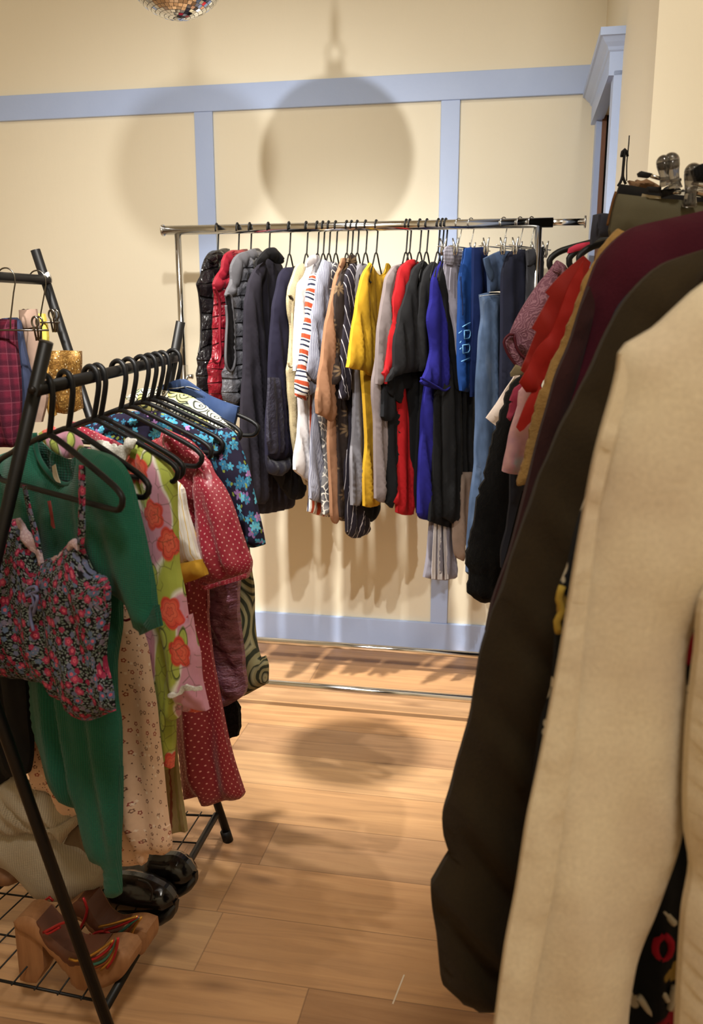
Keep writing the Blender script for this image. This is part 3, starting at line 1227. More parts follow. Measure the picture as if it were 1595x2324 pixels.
def clip_hanger(pos, ang, label, group, hw=.15, drop=.075, mat=None, big=1.0, style='jaw'):
    mat = mat or M_SILVER
    root = thing('clip_hanger', label, 'hanger', pos, group)
    root.rotation_euler = (0, 0, ang)
    key = (hw, drop, mat.name, big, style)
    if key not in _CLIP:
        hook = [(math.cos(a) * .019, 0, math.sin(a) * .019) for a in np.linspace(rad(205), rad(0), 14)]
        hook += [(.019, 0, -.012), (.014, 0, -.03), (.002, 0, -drop * .8), (0, 0, -drop)]
        v, f = tube_vf(hook, .0016, 8)
        v2, f2 = tube_vf([(-hw, 0, -drop), (hw, 0, -drop)], .002, 8)
        cm = MB()
        if style == 'loop':
            for s_ in (-1, 1):
                lp = [(math.sin(a) * .0075 * big, s_ * .009 * big, .017 * big + math.cos(a) * .011 * big) for a in np.linspace(rad(-150), rad(150), 15)]
                lp = [(-.003 * big, s_ * .003 * big, -.022 * big)] + lp + [(.003 * big, s_ * .003 * big, -.022 * big)]
                cm.add(tube_vf(lp, .0024 * big, 6))
        for s_ in (-1, 1) if style == 'jaw' else ():
            cm.add(tube_vf([(0, s_ * .011 * big, .026 * big), (0, s_ * .004 * big, 0), (0, s_ * .0065 * big, -.014 * big), (0, s_ * .003 * big, -.026 * big)], [.002 * big, .0045 * big, .0045 * big, .004 * big], 6))
        ms = []
        for nm, (vv, ff) in (('wire_hook', (v, f)), ('crossbar', (v2, f2)), ('clip', (cm.v, cm.f))):
            me = bpy.data.meshes.new(nm)
            me.from_pydata([tuple(x) for x in vv], [], ff)
            me.polygons.foreach_set('use_smooth', [True] * len(me.polygons))
            me.materials.append(mat)
            ms.append(me)
        _CLIP[key] = ms
    ms = _CLIP[key]
    for nm, me, lx in (('wire_hook', ms[0], 0), ('crossbar', ms[1], 0), ('clip', ms[2], -hw * .72), ('clip', ms[2], hw * .72)):
        o = bpy.data.objects.new(nm, me)
        link(o, root)
        o.location = (lx, 0, 0 if nm != 'clip' else -drop)
    return root


def garment(name, label, cat, plane, parts, group=None, base=0.6):
    """parts: (part name, outline, material, options); one part makes a thing of one mesh"""
    if len(parts) == 1:
        pn, pts, mat, kw = parts[0]
        return tag(cloth(name, pts, plane, mat, None, **kw), label, cat, group)
    root = thing(name, label, cat, (plane.o.x, plane.o.y, base), group)
    for k_, (pn, pts, mat, kw) in enumerate(parts):
        kw = dict(kw)
        lab = kw.pop('label', None)
        tube = kw.pop('tube', None)
        if tube:
            lines = pts if isinstance(pts, list) else [pts]
            mb_ = MB()
            pl = plane.moved(kw.get('off', 0))
            for ln in lines:
                q = crom([pl.sz(*p) for p in tr(ln)], .006, False) if kw.get('smooth', True) else [pl.sz(*p) for p in tr(ln)]
                mb_.add(tube_vf([pl.pt(a) for a in q], tube, 6))
            o = obj(pn, mb_.v, mb_.f, mat, root)
        else:
            kw.setdefault('seed', k_ * 1.7)
            o = cloth(pn, pts, plane, mat, root, **kw)
        if lab:
            o['label'] = lab
    return root


# ------------------------------------------------------------------ garments on the chrome rack
def far_plane(px, delta=24.0, shift=0.0):
    p = far_pt(px)
    a = math.atan2(p.x, p.y) + rad(delta)
    return Plane((p.x - FN.x * 0 + shift * math.sin(-a * 0), p.y - shift), math.pi / 2 - a)


GF = 'clothes hanging on the chrome rack'
GH = 'black hangers on the chrome rail'
FAR_HANGERS = []


def far_hanger(px, what, ang_delta=15.0, drop=.085):
    p = far_pt(px)
    a = math.atan2(p.x, p.y) + rad(ang_delta)
    hanger(p, math.pi / 2 - a, 'black hanger on the chrome rail holding ' + what, GH, hw=.085, slope=.075, gap=.02, drop=drop)


J = lambda c, **k: fabric(c, **k)

# puffer vests ------------------------------------------------------
BLACKP = m_puffer((22, 20, 22), .25, .05)
REDP = m_puffer((122, 16, 32), .34, .042)
GREYP = m_puffer((84, 84, 90), .32, .044)
GREYS = fabric((94, 93, 98), .6)
REDS = fabric((128, 20, 36), .6)
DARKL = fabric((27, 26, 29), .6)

pl = far_plane(492)
garment('puffer_vest', 'shiny black quilted puffer vest at the left end of the chrome rack', 'vest', pl, [
    ('body', "a 200,236 165,240 130,262 102,310 85,370 78,410 50,470 62,510 70,560 78,640 82,720 80,800 78,880 68,940 55,990 60,1040 52,1090 55,1150 58,1250 65,1340 150,1350 200,1300 220,900 222,500 245,330 266,255 262,230 240,224", BLACKP, dict(T=.032, R=.05, quilt=(.05, .012), wr=.003)),
    ('piping', "a 50,470 64,530 72,600 80,700 80,800 76,890 62,960", BLACKP, dict(tube=.0035, smooth=True)),
    ('collar', "a 200,240 170,243 140,265 125,300 150,330 190,330 225,300 225,255", BLACKP, dict(off=.022, T=.02, R=.03)),
], GF)
far_hanger(492, 'the black puffer vest')

pl = far_plane(539)
garment('puffer_vest', 'red quilted puffer vest hanging between the black and the grey vest', 'vest', pl, [
    ('body', "a 340,237 290,238 250,262 225,310 220,360 205,390 175,430 163,475 167,525 172,580 168,660 165,760 165,850 160,920 155,980 132,1030 127,1070 135,1110 130,1160 136,1210 138,1245 170,1290 250,1320 300,1290 320,900 330,500 362,350 396,250 386,230", REDP, dict(T=.034, R=.05, quilt=(.042, .013), wr=.003)),
    ('yoke', "a 250,262 225,310 220,360 205,390 175,430 163,475 168,510 200,525 215,470 240,420 268,360 285,300 300,245", REDS, dict(off=.012, T=.02, R=.03, label='smooth red shoulder')),
    ('armhole_binding', "a 168,500 185,525 203,570 212,640 210,730 209,830 215,930 212,985 196,1018 172,1012 160,975", REDS, dict(tube=.0045, off=.030)),
], GF)
far_hanger(539, 'the red puffer vest')

pl = far_plane(567)
garment('puffer_vest', 'grey quilted puffer vest beside the long charcoal coat', 'vest', pl, [
    ('body', "a 400,244 350,258 310,290 288,340 283,390 285,440 262,500 247,550 255,620 262,700 255,800 250,900 248,1000 245,1050 228,1080 232,1150 228,1220 235,1270 260,1330 330,1370 420,1350 430,900 430,500 460,380 492,290 482,240 456,224", GREYP, dict(T=.036, R=.05, quilt=(.044, .013), wr=.003)),
    ('yoke', "a 400,244 350,258 310,290 288,340 283,390 285,440 262,500 247,545 262,560 300,545 318,500 345,400 390,340 440,330 470,280 440,232", GREYS, dict(off=.014, T=.022, R=.04, label='smooth grey shoulder')),
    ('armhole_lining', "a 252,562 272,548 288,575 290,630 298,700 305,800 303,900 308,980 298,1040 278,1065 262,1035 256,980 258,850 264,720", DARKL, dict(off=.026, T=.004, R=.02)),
    ('armhole_binding', "a 248,552 272,543 292,570 297,630 304,700 312,800 310,900 316,985 306,1050 282,1078 258,1045 250,985 254,850 260,720 252,620", GREYS, dict(tube=.0045, off=.030)),
], GF)
far_hanger(567, 'the grey puffer vest')

CHAR = fabric((41, 38, 47), .92, .12)
BLK = fabric((18, 17, 19), .9)
pl = far_plane(609, 26)
garment('coat', 'long dark charcoal coat with a black stand-up collar', 'coat', pl, [
    ('body', "a 540,285 470,360 440,480 440,800 440,1200 440,1700 470,2040 490,2066 600,2050 700,2022 716,1980 705,1850 690,1200 680,600 650,420 622,330 570,288", CHAR, dict(T=.022, R=.06)),
    ('sleeve', "a 520,300 450,370 428,410 405,470 395,520 380,620 376,800 368,1100 355,1350 352,1600 380,1850 430,1985 480,1998 520,1992 526,1865 530,1650 530,1300 522,950 494,780 482,650 476,500 500,400", CHAR, dict(off=.016, T=.024, R=.05)),
    ('collar', "a 570,218 540,225 500,260 465,310 453,348 500,318 540,296 560,303 608,333 640,328 647,312 612,260 595,230", BLK, dict(off=.028, T=.02, R=.03, label='black collar')),
], GF)
far_hanger(609, 'the long charcoal coat')

NAVY = fabric((31, 29, 48), .8, .12)
NAVYP = m_puffer((30, 28, 46), .75)
pl = far_plane(656, 24)
garment('jacket', 'navy jacket with ribbed cuffs hanging right of the charcoal coat', 'jacket', pl, [
    ('body', "a 660,360 640,600 620,1200 560,1760 600,1830 640,1890 700,1965 760,1960 780,1922 790,1890 786,1830 750,1770 735,1680 740,1200 750,700 752,400 740,345 705,357", BLK, dict(T=.02, R=.05, label='black hem of the jacket')),
    ('sleeve', "a 655,362 630,390 610,440 600,500 580,590 570,650 560,800 550,950 545,1100 540,1250 530,1400 525,1560 526,1660 580,1690 640,1690 690,1662 705,1500 700,1300 695,1100 700,900 705,700 700,560 710,450 715,365 690,356", NAVY, dict(off=.018, T=.026, R=.05)),
    ('sleeve_panel', "a 545,1118 650,1125 665,1300 640,1450 640,1640 560,1650 535,1560 538,1350", NAVYP, dict(off=.034, T=.012, R=.03)),
    ('cuff', "a 527,1655 545,1690 600,1700 650,1690 690,1665 680,1712 655,1780 632,1802 600,1800 548,1782 532,1720", m_ribs((33, 31, 50)), dict(off=.024, T=.026, R=.05)),
], GF)
far_hanger(656, 'the navy jacket', drop=.085)

CREAM = m_ribs((204, 186, 146), .006, .85)
pl = far_plane(695)
garment('knit_vest', 'cream sleeveless knit top next to the navy jacket', 'knit top', pl, [
    ('body', "b 115,328 98,345 70,420 45,490 38,540 33,600 40,680 55,760 55,850 45,950 38,1030 30,1070 35,1150 38,1230 50,1350 55,1450 65,1550 75,1610 95,1720 130,1800 160,1862 186,1872 200,1780 200,1300 195,900 185,600 165,400 150,355 136,330", CREAM, dict(T=.02, R=.05)),
    ('armhole_edge', "b 44,548 62,552 76,585 70,720 78,860 72,980 74,1040 50,1045 42,1010", CREAM, dict(tube=.0035, off=.024)),
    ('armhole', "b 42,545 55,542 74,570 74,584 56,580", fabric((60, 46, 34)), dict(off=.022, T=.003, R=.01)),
], GF)
far_hanger(695, 'the cream knit top')

WHITE = fabric((226, 222, 224), .85, .05)
pl = far_plane(720)
garment('shirt', 'white short-sleeved shirt on the chrome rack', 'shirt', pl, [
    ('body', "b 215,280 180,330 150,500 130,900 105,1150 110,1270 115,1400 100,1550 85,1650 78,1760 110,1790 150,1820 190,1848 215,1700 240,1200 250,600 262,340 240,275", WHITE, dict(T=.018, fold=(.008, .055, .15))),
    ('sleeve', "b 195,300 155,410 108,480 95,600 85,800 78,1075 110,1062 150,1035 185,700 205,450 215,330", WHITE, dict(off=.014, T=.022, R=.05)),
    ('collar', "b 215,272 185,290 160,350 175,360 205,335 235,330 252,300 242,272", WHITE, dict(off=.03, T=.01, R=.02)),
], GF)
far_hanger(720, 'the white shirt')

STR = m_stripes([(0.0, .26, (168, 70, 42)), (.45, .10, (40, 44, 74)), (.7, .07, (40, 44, 74))], .052, 0)
STRH = m_stripes([(0.0, .3, (168, 70, 42)), (.42, .12, (34, 38, 64)), (.72, .12, (34, 38, 64))], .05, math.pi / 2 + .35)
pl = far_plane(733)
garment('shirt', 'shirt with rust orange, navy and white stripes', 'shirt', pl, [
    ('body', "b 225,400 200,600 180,1000 172,1250 185,1340 190,1700 184,1960 178,2050 210,2066 245,2076 290,2086 305,1500 300,900 285,500 262,400", STR, dict(T=.016)),
    ('sleeve', "b 228,396 205,400 190,430 184,470 170,520 165,600 155,680 145,770 133,880 118,990 104,1080 93,1160 96,1252 130,1268 160,1280 172,1200 185,1000 205,800 215,650 228,520 242,440", STRH, dict(off=.018, T=.022, R=.04)),
], GF)
far_hanger(733, 'the rust striped shirt')

GST = m_stripes([(0, .5, (120, 122, 140)), (.5, .12, (90, 92, 112))], .0085, .08, base=(180, 182, 194))
pl = far_plane(746)
garment('shirt', 'crumpled pale grey shirt with thin stripes', 'shirt', pl, [
    ('body', "b 285,310 245,440 240,800 220,1200 205,1450 192,1700 187,1960 215,1976 262,1990 285,1850 310,1400 330,800 340,400 328,320", GST, dict(T=.018, fold=(.008, .05, .2))),
    ('sleeve', "b 280,305 255,370 235,430 222,500 212,600 195,700 188,800 178,950 163,1082 200,1132 245,1162 262,1100 280,900 300,700 320,500 335,400 318,320", GST, dict(off=.016, T=.024, R=.05, wr=.003)),
    ('cuff', "b 178,1140 205,1150 245,1165 245,1205 215,1225 190,1242 175,1195", GST, dict(off=.01, T=.01, R=.02)),
], GF)
far_hanger(746, 'the grey striped shirt')

pl = far_plane(762)
garment('shirt', 'grey shirt scribbled with white crackle lines', 'shirt', pl, [
    ('shirt', "b 345,320 305,370 292,450 285,650 270,1000 245,1330 260,1440 275,1500 285,1700 275,1900 280,2070 320,2090 350,2080 375,1500 385,900 400,400 372,330", m_crackle(), dict(T=.02, fold=(.007, .05, .1)))], GF)
far_hanger(762, 'the crackle print shirt')

TAN = fabric((156, 114, 86), .9, .1)
pl = far_plane(787)
garment('shirt', 'tan brown button shirt with one long hanging sleeve', 'shirt', pl, [
    ('body', "b 425,295 370,450 340,900 330,1300 320,1420 315,1600 325,1800 330,2000 335,2080 350,2122 365,2136 388,2100 385,1900 378,1600 385,1300 410,800 440,400 448,300", TAN, dict(T=.016, fold=(.007, .045, .1))),
    ('sleeve', "b 410,295 395,350 375,400 355,460 345,520 325,620 300,730 285,850 265,1000 250,1120 245,1190 236,1215 230,1270 235,1370 290,1396 335,1427 348,1400 352,1330 345,1250 342,1150 352,950 360,800 366,620 378,480 400,400 430,330 440,295", TAN, dict(off=.016, T=.02, R=.05)),
    ('collar', "b 440,290 412,292 396,345 405,365 425,345 445,325", TAN, dict(off=.03, T=.008, R=.02)),
], GF)
far_hanger(787, 'the tan shirt')

pl = far_plane(798)
PALM = m_palm()
garment('shirt', 'dark brown shirt printed with pale palm flowers', 'shirt', pl, [
    ('body', "b 460,280 420,380 375,500 358,800 345,1170 365,1300 375,1600 380,1900 390,2080 410,2116 440,2112 450,1700 455,1200 470,800 490,500 508,320 492,272", PALM, dict(T=.018)),
    ('sleeve', "b 455,300 425,360 395,430 370,500 360,600 352,800 345,1000 338,1168 385,1170 420,1150 425,900 430,700 445,480 475,340", PALM, dict(off=.014, T=.018, R=.05)),
    ('collar', "b 490,270 462,276 445,320 470,335 500,330 506,290", PALM, dict(off=.026, T=.01, R=.02)),
], GF)
far_hanger(798, 'the palm flower shirt')

PIN = m_stripes([(0, .07, (196, 190, 194))], .024, .08, base=(34, 29, 38))
PINS = m_stripes([(0, .09, (196, 190, 194))], .026, -.35, base=(34, 29, 38))
pl = far_plane(811)
garment('shirt', 'black shirt with white pinstripes, longest hem on the rack', 'shirt', pl, [
    ('body', "b 495,330 460,450 450,900 460,1300 455,1500 440,1650 433,1800 440,1950 446,2000 440,2100 440,2190 460,2216 490,2236 540,2226 592,2196 584,2120 566,2000 560,1700 550,1000 540,500 530,350", PIN, dict(T=.02)),
    ('sleeve', "b 480,330 450,380 432,450 428,550 428,680 418,800 408,950 400,1130 394,1266 420,1276 448,1276 460,1200 475,1000 490,700 505,450 510,350", PINS, dict(off=.014, T=.02, R=.05)),
], GF)
far_hanger(811, 'the black pinstripe shirt')

BLK2 = fabric((14, 14, 16), .9)
pl = far_plane(822)
garment('tee_shirt', 'black T-shirt whose hem shows under the yellow T-shirt', 't-shirt', pl, [
    ('shirt', "b 540,400 520,900 530,1500 550,2000 580,2080 618,2124 650,2080 668,2020 668,1500 640,900 600,420", BLK2, dict(T=.014))], GF)
HGREY = fabric((128, 126, 132), .95, .1)
pl = far_plane(830)
garment('tee_shirt', 'heather grey T-shirt directly left of the yellow T-shirt', 't-shirt', pl, [
    ('shirt', "b 530,335 510,370 490,420 485,480 485,550 490,640 480,900 480,1080 490,1150 490,1350 485,1550 470,1680 470,1850 475,2006 520,2010 560,1800 580,1500 585,900 590,500 598,380 570,335", HGREY, dict(T=.018))], GF)
far_hanger(830, 'the heather grey T-shirt')

YEL = fabric((196, 152, 40), .9, .06)
YELS = fabric((206, 160, 42), .9, .06)
pl = far_plane(854, 27)
garment('tee_shirt', 'bright yellow T-shirt near the middle of the chrome rack', 't-shirt', pl, [
    ('body', "b 603,328 570,400 560,700 545,1080 558,1250 568,1450 572,1600 560,1800 562,2012 600,2022 667,2004 667,1950 655,1700 650,1500 655,1100 668,800 695,600 722,450 742,352 726,328 712,388 685,415 645,395 620,345", YEL, dict(T=.016, fold=(.008, .05, .15), R=.035)),
    ('sleeve', "b 603,330 570,380 545,430 530,500 510,600 495,700 480,800 468,900 452,1000 443,1050 510,1066 570,1076 590,1100 637,1116 641,1050 636,900 626,780 612,680 594,560 586,480 592,410", YELS, dict(off=.022, T=.02, R=.05)),
    ('neckband', "b 606,330 622,352 645,398 682,417 712,392 727,332", YEL, dict(tube=.004, off=.004)),
], GF)
far_hanger(854, 'the yellow T-shirt')

TAUPE = fabric((128, 117, 117), .95, .08)
pl = far_plane(922, 26)
garment('tee_shirt', 'taupe grey T-shirt between the yellow and the red T-shirt', 't-shirt', pl, [
    ('body', "c 205,335 140,420 70,800 12,1130 10,1250 22,1400 25,1550 28,1750 30,1960 65,1986 110,1992 118,1700 130,1300 160,900 190,600 215,350", TAUPE, dict(T=.018)),
    ('sleeve', "c 205,333 160,350 130,385 105,430 95,470 80,560 60,700 45,800 38,900 35,1000 36,1166 60,1172 98,1156 108,1100 120,900 135,700 140,600 138,500 155,420 190,370", TAUPE, dict(off=.02, T=.022, R=.05)),
], GF)
far_hanger(922, 'the taupe T-shirt')

BLK3 = fabric((23, 24, 27), .9)
pl = far_plane(930, 25)
garment('tee_shirt', 'black T-shirt half hidden between the taupe and the red T-shirt', 't-shirt', pl, [
    ('body', "c 235,325 180,420 150,800 112,1350 112,1700 106,1990 140,2026 180,1900 210,1500 230,900 250,400", BLK3, dict(T=.016)),
    ('sleeve', "c 130,700 100,1000 85,1180 70,1392 100,1422 136,1416 152,1380 150,1200 170,900", BLK3, dict(off=.012, T=.016, R=.04)),
], GF)
far_hanger(930, 'the half hidden black T-shirt')

RED = fabric((172, 26, 32), .88, .06)
pl = far_plane(938, 26)
garment('tee_shirt', 'bright red T-shirt on the chrome rack', 't-shirt', pl, [
    ('body', "c 268,305 225,400 190,800 172,1250 178,1400 180,1550 185,1700 162,1900 148,1986 175,2002 175,2056 230,2076 292,2070 298,1990 296,1700 285,1400 285,1200 310,800 325,400 322,318", RED, dict(T=.018)),
    ('sleeve', "c 270,305 222,340 195,380 180,440 165,520 150,590 140,700 125,800 115,920 100,1010 79,1090 88,1120 101,1166 115,1100 165,1040 170,900 190,700 215,600 248,540 258,470 262,400 290,350 312,316 292,303", RED, dict(off=.018, T=.02, R=.05)),
], GF)

CHB = fabric((31, 31, 33), .9, .12)
pl = far_plane(953, 27)
garment('tee_shirt', 'wide black T-shirt in front of the red T-shirt', 't-shirt', pl, [
    ('body', "c 345,320 290,450 280,900 255,1180 275,1400 282,1650 302,1900 312,1982 332,1985 350,1600 360,1000 380,600 392,345 368,315", BLK2, dict(T=.016)),
    ('sleeve', "c 345,320 300,360 272,410 264,450 244,500 224,580 190,700 170,800 158,900 156,1050 118,1112 108,1152 160,1116 210,1096 260,1086 334,1078 338,1000 336,900 332,800 320,700 316,600 310,500 326,400 366,345", CHB, dict(off=.02, T=.022, R=.06)),
    ('sleeve_lining', "c 118,1112 108,1160 125,1230 200,1300 230,1200 330,1180 400,1100 334,1072 260,1080 170,1104", BLK2, dict(off=.004, T=.01, R=.03)),
], GF)
far_hanger(953, 'the wide black T-shirt')

pl = far_plane(969, 27)
garment('tee_shirt', 'black T-shirt directly left of the royal blue T-shirt', 't-shirt', pl, [
    ('body', "c 430,320 390,430 360,900 345,1200 318,1600 305,1900 322,2062 335,2066 380,1500 410,1000 440,500 455,340", BLK2, dict(T=.016)),
    ('sleeve', "c 430,318 380,370 358,420 338,500 328,600 318,750 318,900 333,1050 340,1078 382,1062 412,1010 412,850 412,700 425,600 440,480 448,400 456,340", CHB, dict(off=.018, T=.02, R=.05)),
], GF)
far_hanger(969, 'the black T-shirt beside the blue one')

BLUE = fabric((30, 28, 112), .88, .08)
pl = far_plane(995, 28)
garment('tee_shirt', 'royal blue T-shirt with a folded sleeve', 't-shirt', pl, [
    ('body', "c 497,312 450,450 430,900 375,1180 355,1350 346,1500 335,1700 329,1850 324,2062 340,2096 400,2112 470,2106 500,2096 500,1900 500,1700 490,1500 490,1400 490,1200 520,900 535,500 522,320", BLUE, dict(T=.02, R=.06, fold=(.008, .06, .25))),
    ('sleeve', "c 497,312 465,345 445,390 425,440 418,500 413,580 400,660 394,730 408,840 414,930 404,1000 385,1060 370,1098 348,1150 360,1172 430,1196 480,1216 515,1242 552,1242 578,1200 568,1100 548,950 532,800 518,650 498,530 492,450 500,380 518,325", BLUE, dict(off=.024, T=.022, R=.06)),
    ('sleeve_hem', "c 352,1125 400,1150 470,1190 520,1212 560,1180", BLUE, dict(tube=.004, off=.05)),
], GF)
far_hanger(995, 'the royal blue T-shirt')

pl = far_plane(1004, 28, .02)
garment('tee_shirt', 'black T-shirt between the royal blue T-shirt and the grey joggers', 't-shirt', pl, [
    ('body', "c 505,345 470,900 440,1300 430,1800 400,2116 470,2142 540,2162 606,2172 614,2100 630,1700 625,1300 600,900 560,400", BLK2, dict(T=.014)),
    ('sleeve', "c 507,338 482,400 475,450 500,560 520,700 540,850 555,1000 575,1170 590,1212 617,1216 612,1100 598,1000 585,900 566,750 546,600 526,480 522,380", BLK2, dict(off=.024, T=.012, R=.03)),
], GF)
far_hanger(1004, 'the black T-shirt beside the joggers')
far_hanger(1012, 'the charcoal trousers')

# trousers on clip hangers -----------------------------------------
GC = 'clip hangers on the chrome rail'


def far_clip(px, what, ang_delta=30, hw=.13):
    p = far_pt(px)
    a = math.atan2(p.x, p.y) + rad(ang_delta)
    clip_hanger(p, math.pi / 2 - a, 'silver wire clip hanger holding ' + what, GC, hw)


CPANT = fabric((33, 33, 34), .92, .12)
pl = far_plane(1012, 28, .02)
garment('trousers', 'charcoal trousers hanging below the blue shorts', 'trousers', pl, [
    ('leg', "c 500,1000 500,1290 500,1500 500,2090 560,2130 602,2146 612,2100 622,1800 618,1250 600,1000", CPANT, dict(T=.018, off=.002)),
    ('leg', "c 600,1000 600,1240 612,1500 620,1900 622,2160 606,2172 655,2010 690,1900 722,1700 728,1400 722,1240 700,1000", CPANT, dict(T=.016)),
], GF)

JGREY = fabric((136, 133, 145), .92, .06)
pl = far_plane(1041, 30)
garment('joggers', 'pale grey joggers with three white stripes down the leg', 'joggers', pl, [
    ('waistband', "c 525,214 512,250 514,330 560,345 622,348 636,300 643,250 602,222 562,204", m_ribs((134, 131, 143), .012, .85, False), dict(off=.012, T=.010, R=.03)),
    ('leg', "c 514,300 512,340 510,400 520,480 535,560 550,650 565,720 590,870 600,975 640,900 650,600 640,420 632,330", JGREY, dict(T=.02)),
    ('leg', "d 105,1600 92,1760 75,1950 53,2116 100,2128 180,2133 243,2116 226,1960 216,1850 210,1780 212,1600", JGREY, dict(off=-.06, T=.02, R=.05)),
    ('stripe', "d 118,1790 108,1960 103,2127 126,2130 126,1960 128,1790", WHITE, dict(off=-.0365, T=.0012, R=.01, label='white side stripe')),
    ('stripe', "d 140,1790 140,1960 140,2131 165,2132 160,1960 154,1790", WHITE, dict(off=-.0365, T=.0012, R=.01, label='white side stripe')),
    ('stripe', "d 170,1790 174,1960 178,2131 202,2128 194,1960 184,1790", WHITE, dict(off=-.0365, T=.0012, R=.01, label='white side stripe')),
    ('drawstring', "c 560,360 552,440 548,520", JGREY, dict(tube=.002, off=.026)),
], GF)
far_clip(1041, 'the pale grey joggers')

BSH = fabric((24, 62, 126), .7, .08)
pl = far_plane(1069, 30)
garment('shorts', 'bright blue shorts with light blue outlined lettering', 'shorts', pl, [
    ('leg', "c 650,226 640,300 620,380 610,470 608,600 604,800 604,970 610,1100 620,1212 672,1222 684,1100 694,980 699,850 708,700 714,500 714,350 711,260 704,222 690,218", BSH, dict(T=.018, R=.05)),
    ('lettering', ["c 640,770 670,752 695,741", "c 653,796 688,793 695,808 693,832 684,850 653,853 653,796", "c 642,897 684,890 691,904 690,930 680,947 643,953 642,897", "c 632,1010 662,998 690,986", "c 614,815 636,798", "c 622,882 632,868", "c 622,926 633,914"], fabric((120, 178, 226), .6), dict(tube=.0016, off=.021, smooth=False, label='light blue lettering')),
    ('drawstring', "c 628,420 632,520 640,600 642,690", fabric((20, 34, 70)), dict(tube=.002, off=.02)),
], GF)
far_clip(1069, 'the bright blue shorts')
BSH_SHADE = fabric((12, 29, 72), .8, .1)  # shadow on the blue shorts' far half, put into a darker cloth
pl = far_plane(1085, 30)
garment('trousers', 'shaded half of the bright blue shorts, painted dark navy', 'trousers', pl, [
    ('trousers', "d 340,186 410,180 416,220 432,380 425,440 400,560 380,700 368,900 350,1060 330,1060 330,900 335,600 338,350", BSH_SHADE, dict(T=.018))], GF)

DEN = m_denim((66, 84, 112), .2)
DEN2 = m_denim((56, 72, 100), .12)
WASH = fabric((181, 181, 181))
pl = far_plane(1143, 34)
garment('jeans', 'faded light blue jeans with a turned down waist', 'jeans', pl, [
    ('leg', "d 380,462 386,520 390,600 376,700 368,850 360,1000 360,1200 352,1350 350,1450 325,1650 320,1750 310,1900 300,2084 318,2100 335,2112 400,2050 470,1700 520,1300 520,1000 520,740 524,460 480,448 430,450", DEN, dict(T=.024, R=.06)),
    ('waistband', "d 405,250 432,236 500,206 548,206 552,300 530,350 520,440 430,446 425,340 412,292", DEN2, dict(off=.012, T=.022, R=.05)),
    ('fly', "d 408,250 434,238 438,282 458,332 462,370 440,376 424,340 412,290", DEN, dict(off=.026, T=.006, R=.02)),
    ('seam', ["d 384,470 450,462 520,456", "d 436,352 510,356"], WASH, dict(tube=.0009, off=.0255)),
], GF)
far_clip(1143, 'the faded light blue jeans', 34)
IND = m_denim((24, 26, 42), .05)
pl = far_plane(1180, 32)
garment('jeans', 'dark indigo jeans right of the faded light blue jeans', 'jeans', pl, [
    ('legs', "d 510,350 530,260 555,215 600,196 640,196 655,300 656,500 650,900 620,1300 500,1400 500,1000 505,700", IND, dict(T=.022, R=.05)),
], GF)
far_clip(1180, 'the dark indigo jeans', 32)
pl = far_plane(1206, 30)
garment('trousers', 'charcoal grey trousers at the right end of the chrome rack', 'trousers', pl, [
    ('waistband', "d 655,202 700,190 748,182 744,260 660,290", fabric((52, 52, 56), .9), dict(off=.006, T=.016, R=.04)),
    ('legs', "d 656,230 660,290 655,470 640,800 620,1200 700,1250 740,800 744,420 746,240", fabric((50, 50, 54), .9), dict(T=.02)),
], GF)
far_clip(1206, 'the charcoal grey trousers', 30)
pl = far_plane(1056, 34, -.03)
garment('trousers', 'washed taupe trousers showing below the charcoal pair', 'trousers', pl, [
    ('leg', "d 225,1500 224,1800 226,1900 240,1992 282,2022 298,1900 318,1700 330,1500", fabric((150, 128, 112), .9, .15), dict(T=.018, off=-.03))], GF)


# ------------------------------------------------------------------ the black cross-legged rack on the left
brack = thing('garment_rack', 'black tubular rack with crossed legs, two rails and a wire shoe shelf', 'clothes rack', (-.58, 1.66, 0))


def line_ext(a, b, z):
    t = (z - a.z) / (b.z - a.z)
    return a + (b - a) * t


LR = .0105
n2a, n2b = Vector((-.424, 1.315, .0)), at_depth(0, 1640, 1.36)
n2t = line_ext(n2a, n2b, 1.47)
n1t, n1m = at_depth(105, 776, 1.28), at_depth(12, 1180, 1.32)
n1f = line_ext(n1t, n1m, 0.0)
f2a, f2t = at_height(518, 1908, 0.0), at_depth(80, 567, 1.95)
f1t, f1m = at_depth(410, 730, 1.962), at_depth(391, 835, 1.968)
f1f = f1t + (f1m - f1t) * (f1t.z / (f1t.z - f1m.z))
f1f = Vector((max(f1f.x, -.80), 2.0, 0))
for a_, b_ in ((n2a, n2t), (n1f, n1t), (f2a, f2t), (f1f, f1t)):
    v, f = tube_vf([a_ + Vector((0, 0, .012)), b_], LR, 14)
    lg = obj('leg', v, f, M_BLACKM, brack)
    v, f = tube_vf([a_, a_ + (b_ - a_).normalized() * .03], .0135, 14)
    obj('rubber_foot', v, f, M_HANG, lg)
LA0, LA1 = at_depth(84, 884, 1.283), at_depth(399, 812, 1.966)
v, f = tube_vf([LA0, LA1], .0105, 14)
obj('rail', v, f, M_BLACKM, brack)
LB1 = at_depth(107, 636, 1.952)
LB0 = line_ext(n2a, n2t, 1.405)
v, f = tube_vf([LB0, LB1], .0105, 14)
obj('rail', v, f, M_BLACKM, brack)
v, f = tube_vf([LB1 + Vector((-.004, .0, .004)), LB1 + Vector((.006, .0, .006))], .0125, 12)
obj('joint_sleeve', v, f, gloss((200, 196, 186), .4), brack)
for p_ in (LA0,):
    v, f = tube_vf([p_ + Vector((-.004, -.0125, 0)), p_ + Vector((-.004, -.0085, 0))], .006, 10)
    obj('bolt', v, f, M_WIRE, brack)
